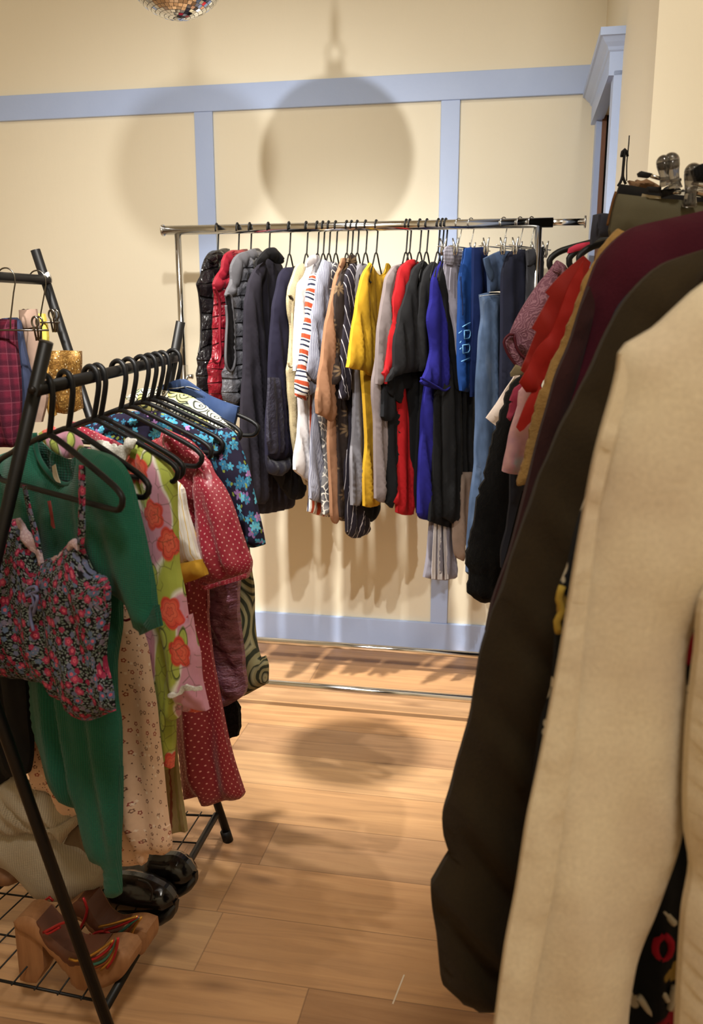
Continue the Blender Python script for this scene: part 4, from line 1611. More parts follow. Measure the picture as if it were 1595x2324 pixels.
# shelf
zs = .086
s0, s1 = line_ext(n2a, n2t, zs), line_ext(f2a, f2t, zs)
s0, s1 = at_depth(238, 2290, 1.345), at_depth(490, 1850, 1.98)
s0.z = s1.z = zs
q0, q1 = line_ext(n1f, n1t, zs), line_ext(f1f, f1t, zs)
for a_, b_ in ((s0, s1), (q0, q1)):
    v, f = tube_vf([a_, b_], .0085, 12)
    obj('shelf_rail', v, f, M_BLACKM, brack)
mb = MB()
for k_ in range(6):
    t = .0 + k_ / 5
    t = min(max(t, .015), .985)
    mb.add(tube_vf([s0.lerp(s1, t) + Vector((0, 0, .004)), q0.lerp(q1, t) + Vector((0, 0, .004))], .0022 if 0 < k_ < 5 else .003, 6))
for k_ in range(1, 9):
    t = k_ / 9
    mb.add(tube_vf([s0.lerp(q0, t) + Vector((0, 0, .008)), s1.lerp(q1, t) + Vector((0, 0, .008))], .0017, 6))
obj('wire_shelf', mb.v, mb.f, M_BLACKM, brack)


def left_pt(px):
    lo, hi = -0.1, 1.1
    for _ in range(40):
        m = (lo + hi) / 2
        if proj(LA0 + (LA1 - LA0) * m)[0] < px:
            lo = m
        else:
            hi = m
    return LA0 + (LA1 - LA0) * lo


def left_plane(px, phi):
    p = left_pt(px)
    return Plane((p.x, p.y), -rad(phi))


GL = 'dresses and tops on the black rack'
GLH = 'black plastic hangers on the black rack'
LH = dict(hw=.195, drop=.072, slope=.062, gap=.03, r=.0047, hook_r=.0185)


def left_hanger(px, phi, what, **kw):
    k_ = dict(LH)
    k_.update(kw)
    hanger(left_pt(px), -rad(phi), 'black plastic hanger on the black rail holding ' + what, GLH, **k_)


# floral camisole in front ------------------------------------------
DITSY = m_ditsy()
LILAC = m_lace((176, 150, 158), (206, 186, 190), 160)
pl = left_plane(104, 43)
garment('camisole', 'dark floral camisole with thin straps and lilac lace neckline', 'camisole', pl, [
    ('body', "f 100,690 120,720 195,820 240,945 290,912 340,900 385,850 420,808 442,832 470,840 490,900 530,980 600,1020 622,1080 618,1200 g 618,60 622,200 612,350 606,500 640,640 652,780 600,800 540,826 490,826 432,792 400,720 350,700 320,652 260,620 180,600 100,590 10,580 -60,560 -70,300 -40,100 f -40,1100 10,950 40,850 66,770 90,690", DITSY, dict(T=.035, R=.09, h=.009, fold=(.008, .09, .3), wr=.002, back=.2)),
    ('strap', "f 452,388 480,390 482,500 480,620 482,750 474,838 444,836 450,700 452,600 450,500", DITSY, dict(off=.014, T=.004, R=.006, h=.006, fold=(.001, .1, 0))),
    ('strap', "f 132,500 150,505 178,640 215,770 236,880 215,870 188,770 160,660", DITSY, dict(off=.012, T=.004, R=.006, h=.006, fold=(.001, .1, 0))),
    ('lace_trim', "f 98,685 112,690 150,740 200,812 232,880 246,945 238,962 205,900 150,800 100,720", LILAC, dict(off=.012, T=.008, R=.01, h=.006, jag=.004)),
    ('lace_trim', "f 296,912 340,898 385,848 425,802 442,830 446,868 420,850 390,872 350,905 320,925", LILAC, dict(off=.014, T=.008, R=.01, h=.006, jag=.004)),
    ('ribbon_bow', ["f 180,1112 150,1128 146,1100 170,1082 204,1076 212,1098 180,1112", "f 182,1112 192,1180 g 176,190 172,250 190,330", "f 184,1112 210,1130 g 212,150 190,230"], fabric((108, 112, 150), .5), dict(tube=.0028, off=.042)),
], GL)
left_hanger(104, 43, 'the dark floral camisole')

# green knit dress ---------------------------------------------------
GREEN = m_ribs((30, 92, 72), .0042, .88, True)
GREEND = m_ribs((27, 84, 66), .006, .7, True)
pl = left_plane(148, 38)
garment('knit_dress', 'bottle green knitted dress behind the floral camisole', 'dress', pl, [
    ('body', "f 195,205 215,330 260,410 330,480 385,495 430,466 462,380 472,290 560,310 650,350 700,500 710,800 690,1200 g 690,300 660,500 662,700 682,850 686,1000 686,1300 h 690,0 690,300 686,550 683,716 650,735 618,722 610,560 560,530 520,430 490,330 470,245 380,190 320,110 275,0 g 230,950 203,780 196,640 150,300 f 60,1200 -30,900 -90,700 -90,500 -30,360 80,300 150,230", GREEN, dict(T=.03, R=.08, h=.010, fold=(.010, .085, .05))),
    ('back_neck', "f 195,205 240,260 300,310 380,352 425,345 475,296 470,380 440,470 385,505 320,490 255,420 210,335", GREEND, dict(off=-.012, T=.004, R=.02)),
    ('sleeve', "f 480,292 560,310 640,340 702,400 742,480 764,560 793,680 832,850 872,1050 892,1200 g 902,230 916,300 862,320 808,347 785,270 740,185 650,100 600,20 f 560,1020 525,960 500,850 500,600", GREEN, dict(off=.022, T=.03, R=.06, h=.010, fold=(.006, .08, .2))),
    ('cuff', "g 895,180 916,300 862,320 808,347 800,300 850,265", GREEND, dict(off=.034, T=.022, R=.05)),
    ('neckband', "f 195,205 214,330 260,412 330,482 387,497 432,468 464,380 473,292", GREEND, dict(tube=.0045, off=.010)),
    ('care_label', "f 292,395 310,383 322,450 334,490 312,480 296,450", fabric((206, 196, 172)), dict(off=.020, T=.0008, R=.01, h=.006, label='cream neck label')),
    ('price_tag', "f 266,592 286,588 304,670 318,744 300,740 284,680", fabric((150, 70, 66)), dict(off=.04, T=.0008, R=.01, h=.006, smooth=False, label='small red card tag')),
], GL)
left_hanger(148, 38, 'the green knitted dress')

# peach dress ---------------------------------------------------------
PEACH = m_tiny_on_cream()
pl = left_plane(206, 33)
garment('dress', 'peach sprigged cotton dress between the green and the lime dress', 'dress', pl, [
    ('skirt', "f 420,420 640,420 690,700 700,1200 g 692,130 712,160 762,240 806,335 832,420 852,560 882,750 897,900 922,1100 942,1300 958,1420 h 962,330 970,450 942,490 872,490 846,470 830,540 762,552 690,542 600,505 500,350 400,250 330,170 250,130 g 215,1170 190,1000 175,700 165,500 250,100 f 300,900", PEACH, dict(T=.03, R=.08, h=.011, fold=(.016, .075, .03), wr=.002)),
    ('waist_tie', ["g 640,232 675,238", "g 688,262 712,270 742,258"], fabric((120, 26, 36)), dict(tube=.0022, off=.036)),
], GL)
left_hanger(206, 33, 'the peach sprigged dress')

# lime and rose dress ---------------------------------------------------
LIME = m_lime_rose()
LACE = m_lace((206, 202, 192), (236, 232, 224), 180)
pl = left_plane(222, 33)
garment('dress', 'lime and pink rose print dress with white lace collar', 'dress', pl, [
    ('body', "f 500,290 560,330 640,370 690,385 720,300 757,240 830,280 900,400 920,700 940,1000 950,1240 g 965,400 985,700 994,900 980,1100 930,1115 890,900 850,560 820,345 760,240 f 760,1000 700,500 600,380", LIME, dict(T=.026, R=.06, h=.010, fold=(.010, .07, .1))),
    ('sleeve', "f 800,262 860,295 910,340 962,400 998,470 1002,650 1007,800 1012,950 1042,1100 1062,1246 g 1086,230 1102,330 1132,450 1142,600 1182,772 1120,782 1060,772 1054,737 1018,746 1015,815 985,832 955,816 948,650 956,500 940,380 900,240 f 880,1150 862,900 840,700 820,500 790,380", LIME, dict(off=.02, T=.026, R=.06, h=.010, fold=(.008, .06, .15))),
    ('lace_collar', "f 512,232 530,262 600,252 660,278 700,270 732,228 772,244 760,280 715,345 682,398 652,352 600,330 560,322 520,300", LACE, dict(off=.03, T=.006, R=.012, h=.006, jag=.006)),
    ('lace_trim', "g 948,688 1000,672 1035,640 1080,632 1142,640 1146,660 1090,660 1040,668 1010,695 960,706", LACE, dict(off=.048, T=.006, R=.01, h=.006, jag=.005)),
], GL)
left_hanger(222, 33, 'the lime and rose dress')
pl = left_plane(196, 36)
garment('blouse', 'lime floral blouse with frilled neck glimpsed inside the green neckline', 'blouse', pl, [
    ('blouse', "f 232,210 262,190 300,172 330,195 352,178 380,186 420,195 462,260 470,310 430,345 390,352 340,330 290,296 255,255", LIME, dict(off=0.0, T=.012, R=.03, h=.008, jag=.002))], GL)

# white blouse with yellow cuff ----------------------------------------
pl = left_plane(268, 31)
WYS = m_stripes([(0, .1, (206, 170, 80)), (.5, .05, (196, 180, 130))], .022, -.2, base=(222, 216, 204))
garment('blouse', 'white blouse with fine yellow stripes and a mustard yellow cuff', 'blouse', pl, [
    ('sleeve', "f 960,430 990,470 1040,520 1062,640 1102,770 1132,880 1155,930 1100,950 1034,960 1010,850 990,650", WYS, dict(T=.024, R=.05, fold=(.007, .05, .1))),
    ('cuff', "f 1028,942 1100,926 1152,918 1176,1005 1122,1030 1040,1056", fabric((206, 158, 52), .8), dict(off=.012, T=.024, R=.05, smooth=False, label='mustard yellow cuff')),
    ('body', "f 840,290 960,430 1000,700 1030,1000 1000,1200 900,1200 860,700", WYS, dict(off=-.01, T=.016)),
], GL)
left_hanger(268, 31, 'the white and yellow blouse')

# red polka dot dress ----------------------------------------------------
POLKA = m_polka((134, 20, 36), (214, 150, 140))
POLKAP = m_polka((158, 38, 58), (226, 176, 170), rough=.34)
pl = left_plane(292, 30)
garment('dress', 'red polka dot dress with puffed satin sleeves', 'dress', pl, [
    ('body', "f 810,268 920,228 930,182 1000,212 1080,252 1150,322 1180,366 1165,450 1160,600 1170,900 1180,1200 g 1170,100 1182,300 1205,500 1243,700 1293,930 1333,1080 1387,1240 1372,1266 1280,1286 1200,1302 1160,1302 1156,1252 1100,1266 1045,1281 1030,1150 1008,950 985,820 985,700 960,200 f 930,900 870,500", POLKA, dict(T=.03, R=.07, h=.010, fold=(.016, .08, .06))),
    ('sleeve', "f 1140,335 1180,362 1212,430 1262,500 1312,600 1352,720 1392,850 1422,930 1418,992 1350,1020 1280,1036 1230,1050 1180,1062 1150,1040 1150,950 1130,800 1125,600 1118,480 1125,400", POLKAP, dict(off=.024, T=.045, R=.09, h=.010, fold=(.012, .045, .3), wr=.003)),
    ('cuff', "f 1148,1050 1180,1062 1260,1040 1340,1016 1412,990 1404,1024 1340,1042 1260,1066 1190,1086 1156,1076", POLKAP, dict(off=.05, T=.02, R=.02, h=.007)),
    ('collar', "f 400,142 442,146 520,190 640,246 692,272 600,282 540,262 480,232 430,180", POLKAP, dict(off=-.004, T=.01, R=.03)),
    ('collar', "f 930,180 1000,212 1080,252 1150,320 1060,300 960,300 920,270", POLKAP, dict(off=.034, T=.01, R=.03)),
], GL)
left_hanger(292, 30, 'the red polka dot dress')

# purple metallic top ------------------------------------------------------
PURP = m_metallic_cloth((84, 38, 52), (140, 92, 116))
pl = left_plane(320, 28)
garment('party_top', 'shiny plum ruched top below the red puffed sleeve', 'top', pl, [
    ('top', "f 1000,500 1200,500 1300,800 1330,1000 g 1362,20 1352,150 1362,300 1386,500 1396,650 1380,692 1300,742 1245,757 1215,600 1185,450 1145,250 1120,40 f 1080,1000", PURP, dict(T=.034, R=.07, h=.010, fold=(.008, .05, .6), wr=.004))], GL)
left_hanger(320, 28, 'the shiny plum top')

# navy daisy dress -----------------------------------------------------------
DAISY = m_navy_daisy()
pl = left_plane(338, 27)
garment('dress', 'navy dress strewn with blue and lilac daisies', 'dress', pl, [
    ('body', "f 470,170 560,140 650,100 800,80 960,96 1100,146 1200,186 1282,182 1300,260 1320,450 1350,700 1360,1000 1340,1240 1100,1240 900,800 600,400", DAISY, dict(T=.024, R=.06, h=.010, fold=(.008, .08, .05))),
    ('sleeve', "f 1230,182 1282,180 1332,216 1366,300 1402,400 1432,520 1462,640 1487,760 1499,836 1440,850 1396,848 1365,740 1310,600 1262,500 1232,400 1215,280", DAISY, dict(off=.02, T=.03, R=.06, h=.010)),
], GL)
left_hanger(338, 27, 'the navy daisy dress')

# swirl dress -----------------------------------------------------------------
pl = left_plane(354, 26)
garment('dress', 'olive green swirl print dress beside the plum top', 'dress', pl, [
    ('dress', "f 1200,400 1330,500 1400,800 1424,1000 g 1436,80 1438,250 1452,400 1472,480 1502,468 1519,520 1516,622 1460,652 1380,690 1300,690 1300,300 f 1250,900", m_swirl(), dict(T=.026, R=.05, h=.010, fold=(.009, .06, .1)))], GL)
left_hanger(354, 26, 'the olive swirl dress')

# graphic blouse -----------------------------------------------------------------
pl = left_plane(368, 26)
garment('blouse', 'cream and green graphic print blouse in front of the denim jacket', 'blouse', pl, [
    ('blouse', "e 720,905 780,860 850,848 960,868 1060,888 1130,928 1185,968 1242,1010 1302,1062 1330,1120 1330,1246 1240,1246 1100,1150 950,1050 800,960", m_graphic(), dict(T=.022, R=.05))], GL)
left_hanger(368, 26, 'the graphic print blouse')

# denim jacket --------------------------------------------------------------------
DJ = m_denim((44, 62, 98), .1)
pl = left_plane(393, 22)
garment('denim_jacket', 'blue denim jacket at the far end of the black rack', 'jacket', pl, [
    ('body', "e 900,840 980,812 1042,802 1102,840 1142,864 1202,898 1282,930 1352,954 1342,1010 1328,1066 1310,1240 1250,1500 1000,1500 950,1100", DJ, dict(T=.024, R=.05)),
    ('collar', "e 930,835 990,806 1042,798 1100,832 1142,866 1100,860 1050,852 990,862 950,860", DJ, dict(off=.026, T=.012, R=.02)),
    ('stitching', "e 955,852 1000,850 1060,842 1128,862", fabric((150, 146, 136)), dict(tube=.0010, off=.036)),
], GL)
left_hanger(393, 22, 'the denim jacket', hw=.21)

# things low down on the rack ----------------------------------------------------
pl = left_plane(330, 28)
garment('lace_skirt', 'small black lace hem hanging below the plum top', 'skirt', pl, [
    ('skirt', "g 1200,500 1280,500 1330,715 1356,760 1362,850 1346,922 1300,934 1270,850 1245,740", m_lace((12, 12, 14), (30, 30, 36), 120), dict(T=.02, R=.04, off=-.03, jag=.004))], GL)
pl = left_plane(252, 32)
garment('scarf', 'faded olive and beige cloth hanging right of the peach dress', 'cloth', pl, [
    ('cloth', "g 940,800 990,800 1000,1000 1022,1200 1052,1400 1060,1460 965,1467 945,1300 930,1100", m_stripes([(0, .2, (128, 120, 70)), (.4, .1, (116, 64, 44))], .05, 0, base=(150, 134, 92)), dict(T=.012, R=.03))], GL)
pl = left_plane(92, 43)
garment('skirt', 'plain black skirt below the floral camisole', 'skirt', pl, [
    ('skirt', "g -120,300 0,300 150,400 168,600 186,900 172,1118 110,1140 60,1152 0,1200 -120,1200", fabric((14, 14, 16), .9), dict(T=.02, R=.06, off=-.05))], GL)

# the further rail ---------------------------------------------------------------
GB = 'bottoms clipped to the upper black rail'


GBH = 'clip hangers on the upper black rail'
M_DSTEEL = gloss((120, 116, 110), .22, 1.0)


def upper_plane(k_, phi=8):
    p = LB0.lerp(LB1, k_)
    return Plane((p.x, p.y), -rad(phi)), p


pl, p_ = upper_plane(.80, 10)
garment('skirt', 'maroon plaid wool skirt at the left edge beside slate trousers', 'skirt', pl, [
    ('skirt', "e -100,462 0,458 92,462 97,580 116,750 121,950 102,1150 80,1182 0,1182 -100,1182", m_plaid((84, 22, 38), (42, 12, 24), (118, 62, 74)), dict(T=.022, R=.05))], GB)
clip_hanger(upper_plane(.745)[1], -rad(10), 'silver clip hanger holding the maroon plaid skirt', GBH, .085, .105, mat=M_DSTEEL, big=.95, style='loop')
pl, p_ = upper_plane(.86, 10)
garment('trousers', 'slate blue trousers between the plaid skirt and the taupe trousers', 'trousers', pl, [
    ('trousers', "e 20,455 95,450 116,470 132,560 162,700 187,800 172,950 130,1180 40,1180", fabric((48, 54, 76), .9), dict(T=.02))], GB)
pl, p_ = upper_plane(.92, 10)
TAUP2 = fabric((150, 124, 108), .9)
garment('trousers', 'taupe trousers left of the gold sequin skirt', 'trousers', pl, [
    ('legs', "e 116,410 160,408 206,405 216,450 232,520 242,650 257,800 272,900 240,1040 200,1040 182,780 160,650 132,560 118,500", TAUP2, dict(T=.02)),
    ('waistband', "e 115,408 160,405 208,402 222,498 170,510 120,510", TAUP2, dict(off=.012, T=.012, R=.02, smooth=False)),
], GB)
clip_hanger(upper_plane(.935)[1], -rad(10), 'silver clip hanger holding the taupe trousers', GBH, .045, .09, mat=M_DSTEEL, big=.95, style='loop')
pl, p_ = upper_plane(.955, 8)
garment('trousers', 'pale yellow denim trousers behind the taupe trousers', 'trousers', pl, [
    ('trousers', "e 180,430 222,428 255,428 266,480 277,560 268,660 230,700 200,560", fabric((214, 190, 84), .9), dict(T=.016))], GB)
pl, p_ = upper_plane(.985, 6)
garment('skirt', 'gold sequin skirt hanging behind the black leg', 'skirt', pl, [
    ('skirt', "e 262,660 290,640 380,636 462,640 463,700 460,860 472,962 400,992 322,986 296,900 270,900 268,760", m_sequins(), dict(T=.018, R=.03)),
    ('lining', "e 262,650 292,640 300,720 306,900 322,1000 290,1020 262,900 258,760", fabric((176, 132, 62), .5), dict(off=.008, T=.012, R=.03)),
], GB)

# ------------------------------------------------------------------ shoes on the wire shelf
WKNIT = m_ribs((176, 164, 142), .0048, .86, True)
WOOD = m_wood((120, 80, 50), (170, 122, 82))
WOOD2 = m_wood((96, 62, 40), (140, 98, 66))


def shoe_plane(px, py, D, phi):
    p = at_depth(px, py, D)
    return Plane((p.x, p.y), -rad(phi))


pl = shoe_plane(120, 1950, 1.60, 12)
garment('ankle_boot', 'slouchy off-white knitted boot with a wooden heel', 'boot', pl, [
    ('foot', "h 0,300 -70,290 -90,420 -50,500 0,532 60,560 120,602 170,652 210,700 250,726 310,737 370,739 430,729 500,706 562,680 613,642 616,592 602,562 545,528 500,498 430,462 380,430 330,390 260,340 160,310", WKNIT, dict(T=.045, R=.06, back=.8, h=.009, fold=(.003, .1, .4))),
    ('shaft', "h -70,300 -80,180 0,108 40,62 78,44 132,70 200,118 280,150 350,178 420,200 472,226 488,270 470,330 440,345 330,400 200,360 80,380 0,350", WKNIT, dict(off=.02, T=.035, R=.06, back=.8, h=.009, fold=(.008, .05, 1.2))),
    ('folded_cuff', "h 488,282 448,320 400,366 352,432 325,408 292,362 250,350 330,330 420,280 475,262", WKNIT, dict(off=.05, T=.016, R=.02, h=.007)),
    ('lining', "h 396,372 440,332 488,340 520,430 548,520 500,482 430,452 368,428", fabric((120, 104, 84), .9), dict(off=.042, T=.006, R=.02, h=.007)),
    ('sole', ["h -40,510 60,566 120,608 170,660 210,708 250,734 310,744 370,746 430,736 500,713 562,688 614,648"], fabric((176, 164, 142), .7), dict(tube=.006)),
    ('heel', "h -90,500 0,530 60,560 130,602 118,640 60,664 0,652 -90,640", WOOD2, dict(off=-.0, T=.03, R=.03, back=1, smooth=False, wr=0, fold=(0, 1, 0), label='wooden block heel')),
], 'shoes on the wire shelf', .09)

BSHOE = gloss((16, 15, 16), .16, 0, .15, 40)
BSOLE = gloss((12, 12, 12), .45)
pl = shoe_plane(330, 2060, 1.60, 16)
garment('leather_shoe', 'shiny black leather shoe, the nearer of the black pair', 'shoe', pl, [
    ('upper', "h 540,700 560,650 620,616 690,598 780,606 850,626 900,648 950,678 986,720 1000,762 990,795 850,806 700,794 620,784 560,742", BSHOE, dict(T=.045, R=.07, back=.9, h=.008, fold=(0, 1, 0), wr=0, smooth=True)),
    ('sole', "h 570,748 620,780 700,792 850,802 950,785 1000,752 1000,805 985,842 940,872 880,888 830,882 760,842 660,802", BSOLE, dict(off=.004, T=.045, R=.05, back=.9, h=.008, fold=(0, 1, 0), wr=0)),
    ('seam', "h 780,640 830,655 860,700 850,760", BSOLE, dict(tube=.002, off=.048)),
], 'black leather shoes on the wire shelf', .09)
pl = shoe_plane(400, 2010, 1.68, 16)
garment('leather_shoe', 'shiny black leather shoe, further of the pair, under the peach hem', 'shoe', pl, [
    ('upper', "h 640,570 700,552 770,535 830,515 850,482 930,488 1000,490 1060,528 1100,580 1112,625 1080,650 960,660 870,648 780,618", BSHOE, dict(T=.045, R=.07, back=.9, h=.008, fold=(0, 1, 0), wr=0, smooth=True)),
    ('sole', "h 860,640 940,655 1040,648 1112,595 1113,642 1092,682 1050,712 1000,722 940,705 880,670", BSOLE, dict(off=.004, T=.045, R=.05, back=.9, h=.008, fold=(0, 1, 0), wr=0)),
], 'black leather shoes on the wire shelf', .09)

LEATH = gloss((92, 52, 34), .5)
SGOLD = gloss((196, 150, 70), .25, .8)
SRED = gloss((176, 40, 46), .28, .5)
SGRN = gloss((70, 130, 116), .28, .6)
SBRZ = gloss((150, 84, 50), .28, .7)


def sandal(label, pl, sole, heel, bed, straps, ankle):
    root = thing('sandal', label, 'sandal', (pl.o.x, pl.o.y, .09), 'wooden sandals on the wire shelf')
    cloth('platform', sole, pl, WOOD, root, T=.034, R=.02, back=1, h=.008, fold=(0, 1, 0), wr=0, rimf=.75)
    if heel:
        cloth('heel', heel, pl, WOOD, root, T=.026, R=.01, back=1, h=.008, fold=(0, 1, 0), wr=0, rimf=.85, smooth=False)
    cloth('footbed', bed, pl, LEATH, root, T=.0335, R=.02, back=.95, h=.008, fold=(0, 1, 0), wr=0, rimf=.8, off=.002)
    for k_, s_ in enumerate(straps):
        trace_tube('strap', s_, pl, .0030, (SGOLD, SRED, SGRN, SBRZ, SGOLD, SRED)[k_ % 6], root, off=.0425)
    for s_ in ankle:
        trace_tube('ankle_strap', s_, pl, .003, SRED, root, off=.041)
    return root


pl = shoe_plane(190, 2160, 1.44, 14)
sandal('wooden block-heeled sandal with metallic straps, the nearer one', pl,
       "h 120,830 150,802 200,797 250,822 290,872 340,922 400,972 450,1000 520,1002 600,992 680,987 740,1002 766,1040 760,1092 720,1142 650,1186 580,1206 500,1211 450,1182 420,1122 380,1072 330,1012 280,962 240,932 200,902 150,882",
       "h 118,838 150,870 220,900 274,930 286,1102 242,1179 190,1176 152,1162 135,1000",
       "h 250,825 290,870 340,918 400,968 450,996 520,998 600,990 590,1040 520,1075 450,1085 410,1060 350,1000 290,950",
       ["h 390,1085 430,1098 490,1080 560,1040 640,982", "h 470,1100 540,1085 610,1035 655,975", "h 500,1125 580,1100 635,1040 658,972", "h 530,1140 600,1105 645,1035 662,970", "h 570,1148 620,1100 652,1030 664,970", "h 605,1138 640,1085 660,1020 668,968"],
       ["h 245,938 290,915 350,885 430,868", "h 250,930 270,945 340,905"])
pl = shoe_plane(290, 2110, 1.52, 14)
sandal('wooden sandal with red and gold straps behind the nearer sandal', pl,
       "h 400,762 470,712 530,722 562,782 600,842 660,882 740,872 800,872 860,892 866,950 850,1002 800,1032 760,1042 740,1002 690,987 640,962 560,902 500,832 440,802",
       None,
       "h 420,765 470,715 528,724 560,784 600,845 660,884 720,878 700,900 640,915 580,890 520,830 460,795",
       ["h 560,905 620,893 700,870 780,846", "h 590,925 660,905 720,880 785,848", "h 650,960 700,920 750,880 790,850", "h 690,970 730,920 765,880 795,850", "h 735,985 750,930 775,885 800,850", "h 500,975 540,940 590,930 620,945"],
       ["h 245,800 255,755 280,738 300,760", "h 470,740 492,800 480,860 450,920 440,950 480,970 510,950"])


# ------------------------------------------------------------------ the rack of coats on the right
rend = at_depth(1500, 470, 1.86)
rdir = Vector((-.09, -1.0, 0)).normalized()
rz = rend.z
rfar = Vector((rend.x, rend.y, rz))
rnear = rfar + rdir * 1.72
rrack = thing('clothes_rack', 'chrome clothes rack crowded with coats along the right side', 'clothes rack', (rfar.lerp(rnear, .5).x, rfar.lerp(rnear, .5).y, 0))
v, f = tube_vf([rfar - rdir * .03, rnear], .0125, 14)
obj('rail', v, f, M_CHROME, rrack)
for p_ in (rfar, rnear):
    v, f = tube_vf([p_, Vector((p_.x, p_.y, .05))], .0125, 14)
    obj('post', v, f, M_CHROME, rrack)
    v, f = tube_vf([Vector((p_.x - .22, p_.y + .03, .05)), Vector((p_.x + .22, p_.y - .03, .05))], .0125, 14)
    obj('foot_bar', v, f, M_CHROME, rrack)
v, f = tube_vf([Vector((rfar.x, rfar.y, .05)), Vector((rnear.x, rnear.y, .05))], .0125, 14)
obj('base_rail', v, f, M_CHROME, rrack)
GR = 'clothes on the right rack'


def right_plane(D, ang=4.0):
    t = (rfar.y - D) / (rfar.y - rnear.y)
    p = rfar.lerp(rnear, t)
    return Plane((p.x, p.y), rad(ang)), p


# the jeans, skirts and clip hangers at the top
pl, p_ = right_plane(1.62)
garment('jeans', 'dark grey jeans waist at the top of the right rack', 'jeans', pl, [
    ('waist', "l 535,800 600,785 690,792 700,900 690,1010 640,1010 600,1010 505,1090 512,980 530,850", m_denim((52, 52, 60), .15), dict(T=.02)),
    ('belt_loop', "l 588,800 610,796 606,860 598,930 582,930", m_denim((46, 46, 54), .1), dict(off=.02, T=.004, R=.01, h=.006)),
], GR)
pl, p_ = right_plane(1.55)
garment('skirt', 'black skirt whose waist shows above the olive skirt', 'skirt', pl, [
    ('skirt', "l 788,508 900,522 1045,548 1200,600 1600,640 1600,800 1000,760 745,640", fabric((18, 16, 16), .8), dict(T=.02, smooth=False))], GR)
garment('fur_collar', 'tuft of brown fur sticking up by the wall', 'fur collar', right_plane(1.58)[0], [
    ('fur', "l 862,520 872,490 905,460 950,455 1000,448 1080,462 1140,490 1160,540 1000,560 880,530", m_wool((140, 108, 80), .8, 60), dict(T=.03, R=.04, jag=.012, h=.008))], GR)
pl, p_ = right_plane(1.48)
OLV = fabric((92, 86, 66), .8, .06)
garment('skirt', 'olive grey skirt clipped flat by clear clips', 'skirt', pl, [
    ('skirt', "l 762,600 900,615 1020,630 1350,660 1750,700 1750,1050 1340,1000 690,1000 682,950 705,800 735,680", OLV, dict(T=.016, R=.02, smooth=False, fold=(.003, .1, 0))),
    ('waist_label', "l 1012,592 1100,610 1185,622 1180,648 1100,640 1006,628", fabric((190, 178, 150)), dict(off=.01, T=.001, R=.01, h=.006, label='pale waist label')),
    ('piping', "l 755,575 730,650 700,770 672,900", fabric((110, 74, 40)), dict(tube=.0022)),
], GR)
M_CLEAR = NT('clear_plastic')
M_CLEAR.b.inputs['Transmission Weight'].default_value = .9
M_CLEAR = M_CLEAR.done((150, 146, 142), .05, 0, .6)
ch = thing('clip_hanger', 'clip hanger with chunky clear clips above the olive skirt', 'hanger', (pl.o.x, pl.o.y, 1.40))
for pts, r_ in (("l 1400,740 1412,640 1424,520 1435,440 1440,405", .0135), ("l 1268,560 1262,480 1240,400 1232,300", .0125), ("l 1180,540 1165,440 1160,350 1158,315", .011)):
    q = crom([pl.sz(*p) for p in tr(pts)], .008, False)
    nn = len(q)
    rr = [r_ * (.62 + .38 * min(1, abs(i_ / (nn - 1) - .35) * 2.2)) for i_ in range(nn)]
    mb = MB()
    mb.add(tube_vf([pl.pt(a_, .022) for a_ in q], rr, 14))
    bm = bmesh.new()
    bmesh.ops.create_uvsphere(bm, u_segments=16, v_segments=10, radius=r_ * 1.02)
    e_ = pl.pt(q[-1], .022)
    mb.add(([v_.co + e_ for v_ in bm.verts], [[w_.index for w_ in f_.verts] for f_ in bm.faces]))
    bm.free()
    obj('clip', mb.v, mb.f, M_CLEAR, ch)
for pts in ("l 960,400 985,380 1095,405 1060,445 970,432", "l 1050,530 1180,535 1175,590 1055,580", "l 1180,560 1300,545 1310,600 1190,635"):
    cloth('clip_pad', pts, pl, fabric((22, 21, 22), .6), ch, off=.012, T=.012, R=.008, h=.006, smooth=False, fold=(0, 1, 0), wr=0)
for pts in ("l 1090,420 1150,440 1300,470 1380,460", "l 1300,580 1380,582", "l 1490,490 1600,520 1800,560"):
    trace_tube('crossbar', pts, pl, .0032, M_SILVER, ch, off=.018)
trace_tube('rail_bar', "l 1480,560 1620,590 1800,620", pl, .007, M_SILVER, ch, off=.016)
garment('knit_hat', 'black ribbed knit thing at the right edge above the coats', 'knitwear', right_plane(1.3)[0], [
    ('knit', "l 1478,370 1500,350 1540,320 1600,300 1750,300 1750,520 1600,490 1520,480", m_ribs((18, 18, 20), .008, .3), dict(T=.03, R=.05))], GR)
# tag cord on the wall end
pc_ = at_depth(1416, 400, 1.70)
pl = Plane((pc_.x, pc_.y), rad(4))
garment('hanging_loop', 'black cord loop tied to a thin pin in front of the pier', 'cord', pl, [
    ('cord', ["l 808,240 815,190 840,165 862,190 866,235", "l 838,170 832,260 825,340 818,420 800,480 775,520", "l 842,170 830,300 822,430 850,500"], fabric((20, 18, 18), .7), dict(tube=.0026)),
    ('pin', ["l 884,32 880,90 872,180 860,300 858,470"], M_WIRE, dict(tube=.0012)),
], GR)
# black plastic hangers poking out
for (D, what, dx, dz) in ((1.74, 'the mauve lace top', -.012, .0), (1.69, 'the pink top', .018, -.012), (1.65, 'the red ruffled blouse', .03, -.010)):
    pl, p_ = right_plane(D)
    hanger(p_ + Vector((dx, 0, 0)), rad(4), 'black plastic hanger on the right rack holding ' + what, 'black plastic hangers on the right rack', hw=.232, drop=.048, slope=.052, gap=.042, r=.0062, hook_r=.019)
pl, p_ = right_plane(1.69)
garment('top', 'scrap of bright pink top inside the black hangers', 'top', pl, [
    ('top', "l 285,1170 300,1120 380,1080 490,1060 500,1110 440,1130 380,1150 300,1170", fabric((190, 50, 74), .7), dict(T=.012, R=.02, h=.007))], GR)

